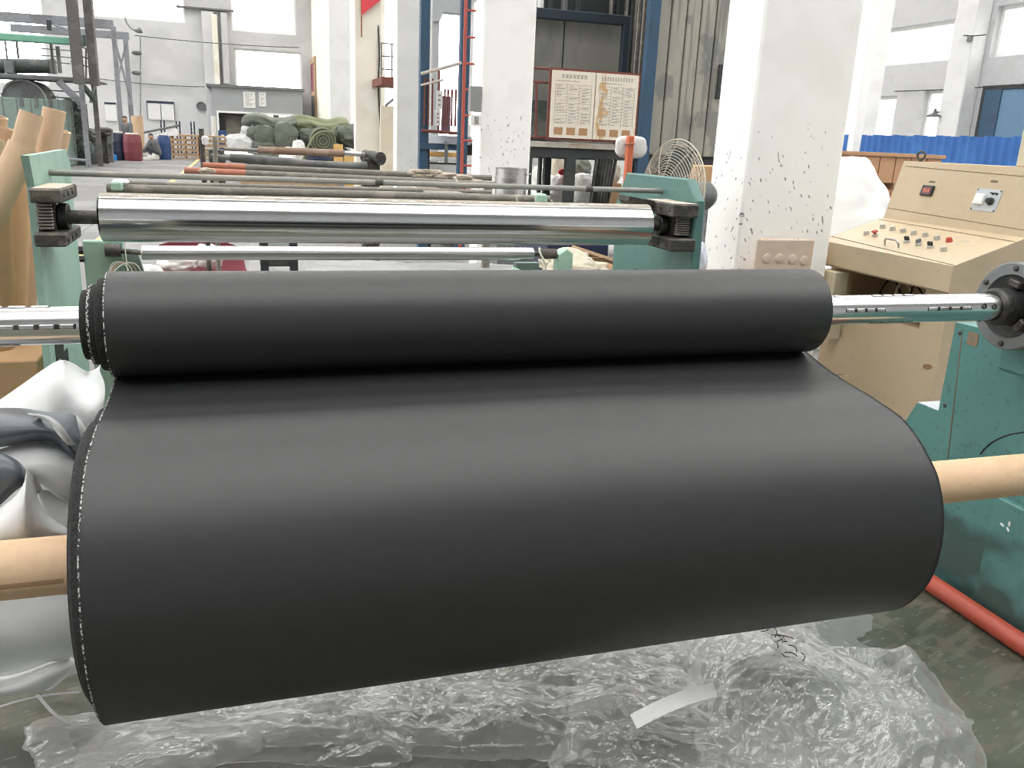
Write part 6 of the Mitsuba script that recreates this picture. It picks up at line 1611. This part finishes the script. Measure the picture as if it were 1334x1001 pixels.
ga = thing('steel_gantry', 'grey steel gantry with two beams and crossed bracing, behind the green machine', 'gantry')
part(ga, 'beam', bx((-12.5, 40, 5.06), (-4.68, 40.3, 5.38)), 'm_gantry', smooth=False)
part(ga, 'beam', bx((A(*(-9.204, 44, 5.033))[0], 44, A(*(-4.628, 44, 5.02))[2]), (A(*(-4.55, 44, 5.217))[0], 44.3, A(*(-4.606, 44, 5.308))[2])), 'm_gantry', smooth=False)
for p, q, yy in (((-4.768, 40, 5.149), (-4.597, 40, 5.162), 40), ((-4.783, 44, 5.041), (-4.594, 44, 5.054), 44)):
    part(ga, 'post', bx((p[0], yy, 0), (q[0], yy + 0.2, p[2])), 'm_gantry', smooth=False)
part(ga, 'brace', rod((-4.855, 42, 4.616), (-4.451, 42, 2.409), 0.05, 6), 'm_gantry')
part(ga, 'brace', rod((-4.464, 42, 4.644), (-4.867, 42, 3.325), 0.04, 6), 'm_gantry')
part(ga, 'floodlight', bx((-7.03, 39.7, 5.172), (-6.886, 39.9, 4.811)), 'm_dark_frame', smooth=False)
part(ga, 'knee', rod((-6.792, 39.8, 5.033), (-6.132, 39.8, 4.801), 0.05, 6), 'm_gantry')

# ------------------------------------------------------------------ what shows under the slim roller
c = A(*(-0.315, 6.724, 0.5))
ch_ = thing('maroon_seat', 'maroon plastic seat with white rags on it, seen under the slim roller', 'seat')
part(ch_, 'shell', patch([[(c[0] - 0.30, c[1] + 0.2, 0.62), (c[0], c[1] + 0.24, 0.66), (c[0] + 0.30, c[1] + 0.2, 0.60)], [(c[0] - 0.30, c[1] + 0.08, 0.45), (c[0], c[1] + 0.1, 0.43), (c[0] + 0.32, c[1] + 0.08, 0.45)], [(c[0] - 0.28, c[1] - 0.25, 0.46), (c[0], c[1] - 0.27, 0.44), (c[0] + 0.36, c[1] - 0.25, 0.48)]], 16, 16), 'm_maroon', smooth=True)
for sx_ in (-0.22, 0.22):
    for sy_ in (-0.2, 0.15):
        part(ch_, 'leg', rod((c[0] + sx_, c[1] + sy_, 0), (c[0] + sx_ * 0.9, c[1] + sy_ * 0.9, 0.45), 0.018, 8), 'm_maroon')
for k, (dx, dy, dz, s) in enumerate(((-0.16, -0.05, 0.52, (0.13, 0.1, 0.06)), (0.05, 0.0, 0.56, (0.10, 0.08, 0.09)), (-0.36, -0.2, 0.43, (0.11, 0.1, 0.09)), (0.2, -0.35, 0.36, (0.14, 0.12, 0.08)))):
    single('rag', ('white rag on the left of the maroon seat', 'white rag hanging over the back of the maroon seat', 'pale rag lump left of the maroon seat', 'white rag in front of the maroon seat')[k], 'rag', lump((c[0] + dx, c[1] + dy, dz), s, 110 + k, 0.4, 3), 'm_white_cloth', smooth=True)
c = A(*(0.105, 8.757, 0.25))
single('tape_roll', 'white roll of tape with a dark core on the floor, under the slim roller', 'tape roll', lathe((c[0], c[1], 0.18), (c[0], c[1] + 0.12, 0.18), [(0, 0.08), (0, 0.18), (0.12, 0.18), (0.12, 0.08), (0, 0.08)], 32), 'm_white')
cart = thing('hand_cart', 'dark low hand cart on the floor, seen under the slim roller', 'cart')
c0_, c1_ = A(*(0.128, 7.748, 0.3)), A(*(0.441, 7.741, 0.3))
part(cart, 'frame', bx((c0_[0], c0_[1] + 0.2, 0.30), (c1_[0], c0_[1] + 0.7, 0.46), 0.01), 'm_machine_dark', smooth=False)
for x in (c0_[0], c1_[0] - 0.06):
    part(cart, 'upright', bx((x, c0_[1] + 0.1, 0.0), (x + 0.07, c0_[1] + 0.2, 0.62)), 'm_dark_frame', smooth=False)
gsheet = patch([[(0.354, 5.6, 0.701), (0.77, 5.6, 0.686), (1.284, 5.6, 0.67), (1.883, 5.6, 0.654)], [(0.31, 4.6, 0.803), (0.618, 4.5, 0.809), (1.055, 4.6, 0.785), (1.515, 4.5, 0.786)], [(0.284, 4, 0.798), (0.536, 3.9, 0.802), (0.92, 4, 0.773), (1.318, 3.9, 0.772)]], 40, 60, 0.05, 4, 4)
single('grey_sheet', 'wide grey sheet of fabric spread behind the slim roller', 'sheet', gsheet, 'm_grey_sheet', smooth=True)
gt_ = A(*(0.998, 5.2, 0.701))
single('sheet_table', 'low table under the spread grey sheet', 'table', bx((gt_[0] - 0.7, 4.6, 0), (gt_[0] + 0.75, 5.6, 0.35), 0.02), 'm_machine_grey', smooth=False)
bc = A(*(1.997, 5, 0.739))
single('beige_cloth', 'crumpled beige cloth behind the mint bracket', 'cloth', lump(bc - A(0, 0, 0.06), (0.19, 0.15, 0.12), 120, 0.5, 4), 'm_beige_cloth', smooth=30)
single('beige_cloth', 'flat beige cloth behind the crumpled one', 'cloth', lump(A(*(2.085, 5.4, 0.767)) - A(0, 0, 0.06), (0.16, 0.12, 0.09), 121, 0.5, 3), 'm_beige_cloth', smooth=30)
single('cloth_bin', 'grey bin the beige cloths lie in', 'bin', bx((bc[0] - 0.25, 4.75, 0), (bc[0] + 0.2, 5.6, bc[2] - 0.12), 0.01), 'm_machine_grey', smooth=False)
pw = thing('wooden_pallet', 'brown pallet with dark blocks, behind the beige cloth', 'pallet')
p0, p1 = A(*(2.348, 5.9, 0.733)), A(*(2.653, 5.9, 0.63))
part(pw, 'deck_board', rod((2.305, 5.9, 0.744), (2.652, 5.9, 0.642), 0.022, 4), 'm_wood', smooth=False)
part(pw, 'deck_board', bx((p0[0], 5.9, 0.0), (p1[0] + 0.2, 6.6, p1[2] - 0.06), 0.01), 'm_cardboard_dark', smooth=False)
part(pw, 'block', bx((2.43, 5.85, 0.678), (2.55, 5.95, 0.612)), 'm_cardboard_dark', smooth=False)
single('navy_sheet', 'dark blue sheet lying behind the brown pallet', 'sheet', bx((p0[0] + 0.05, 6.7, 0), (p1[0] + 0.3, 7.6, A(*(2.86, 6.7, 0.643))[2] + 0.03), 0.01), 'm_navy', smooth=False)
single('printed_bag', 'small white and red bag beside the teal upright', 'bag', lump((2.998, 6.8, 0.604), (0.05, 0.04, 0.055), 122, 0.3, 3), 'm_white_cloth', smooth=True)
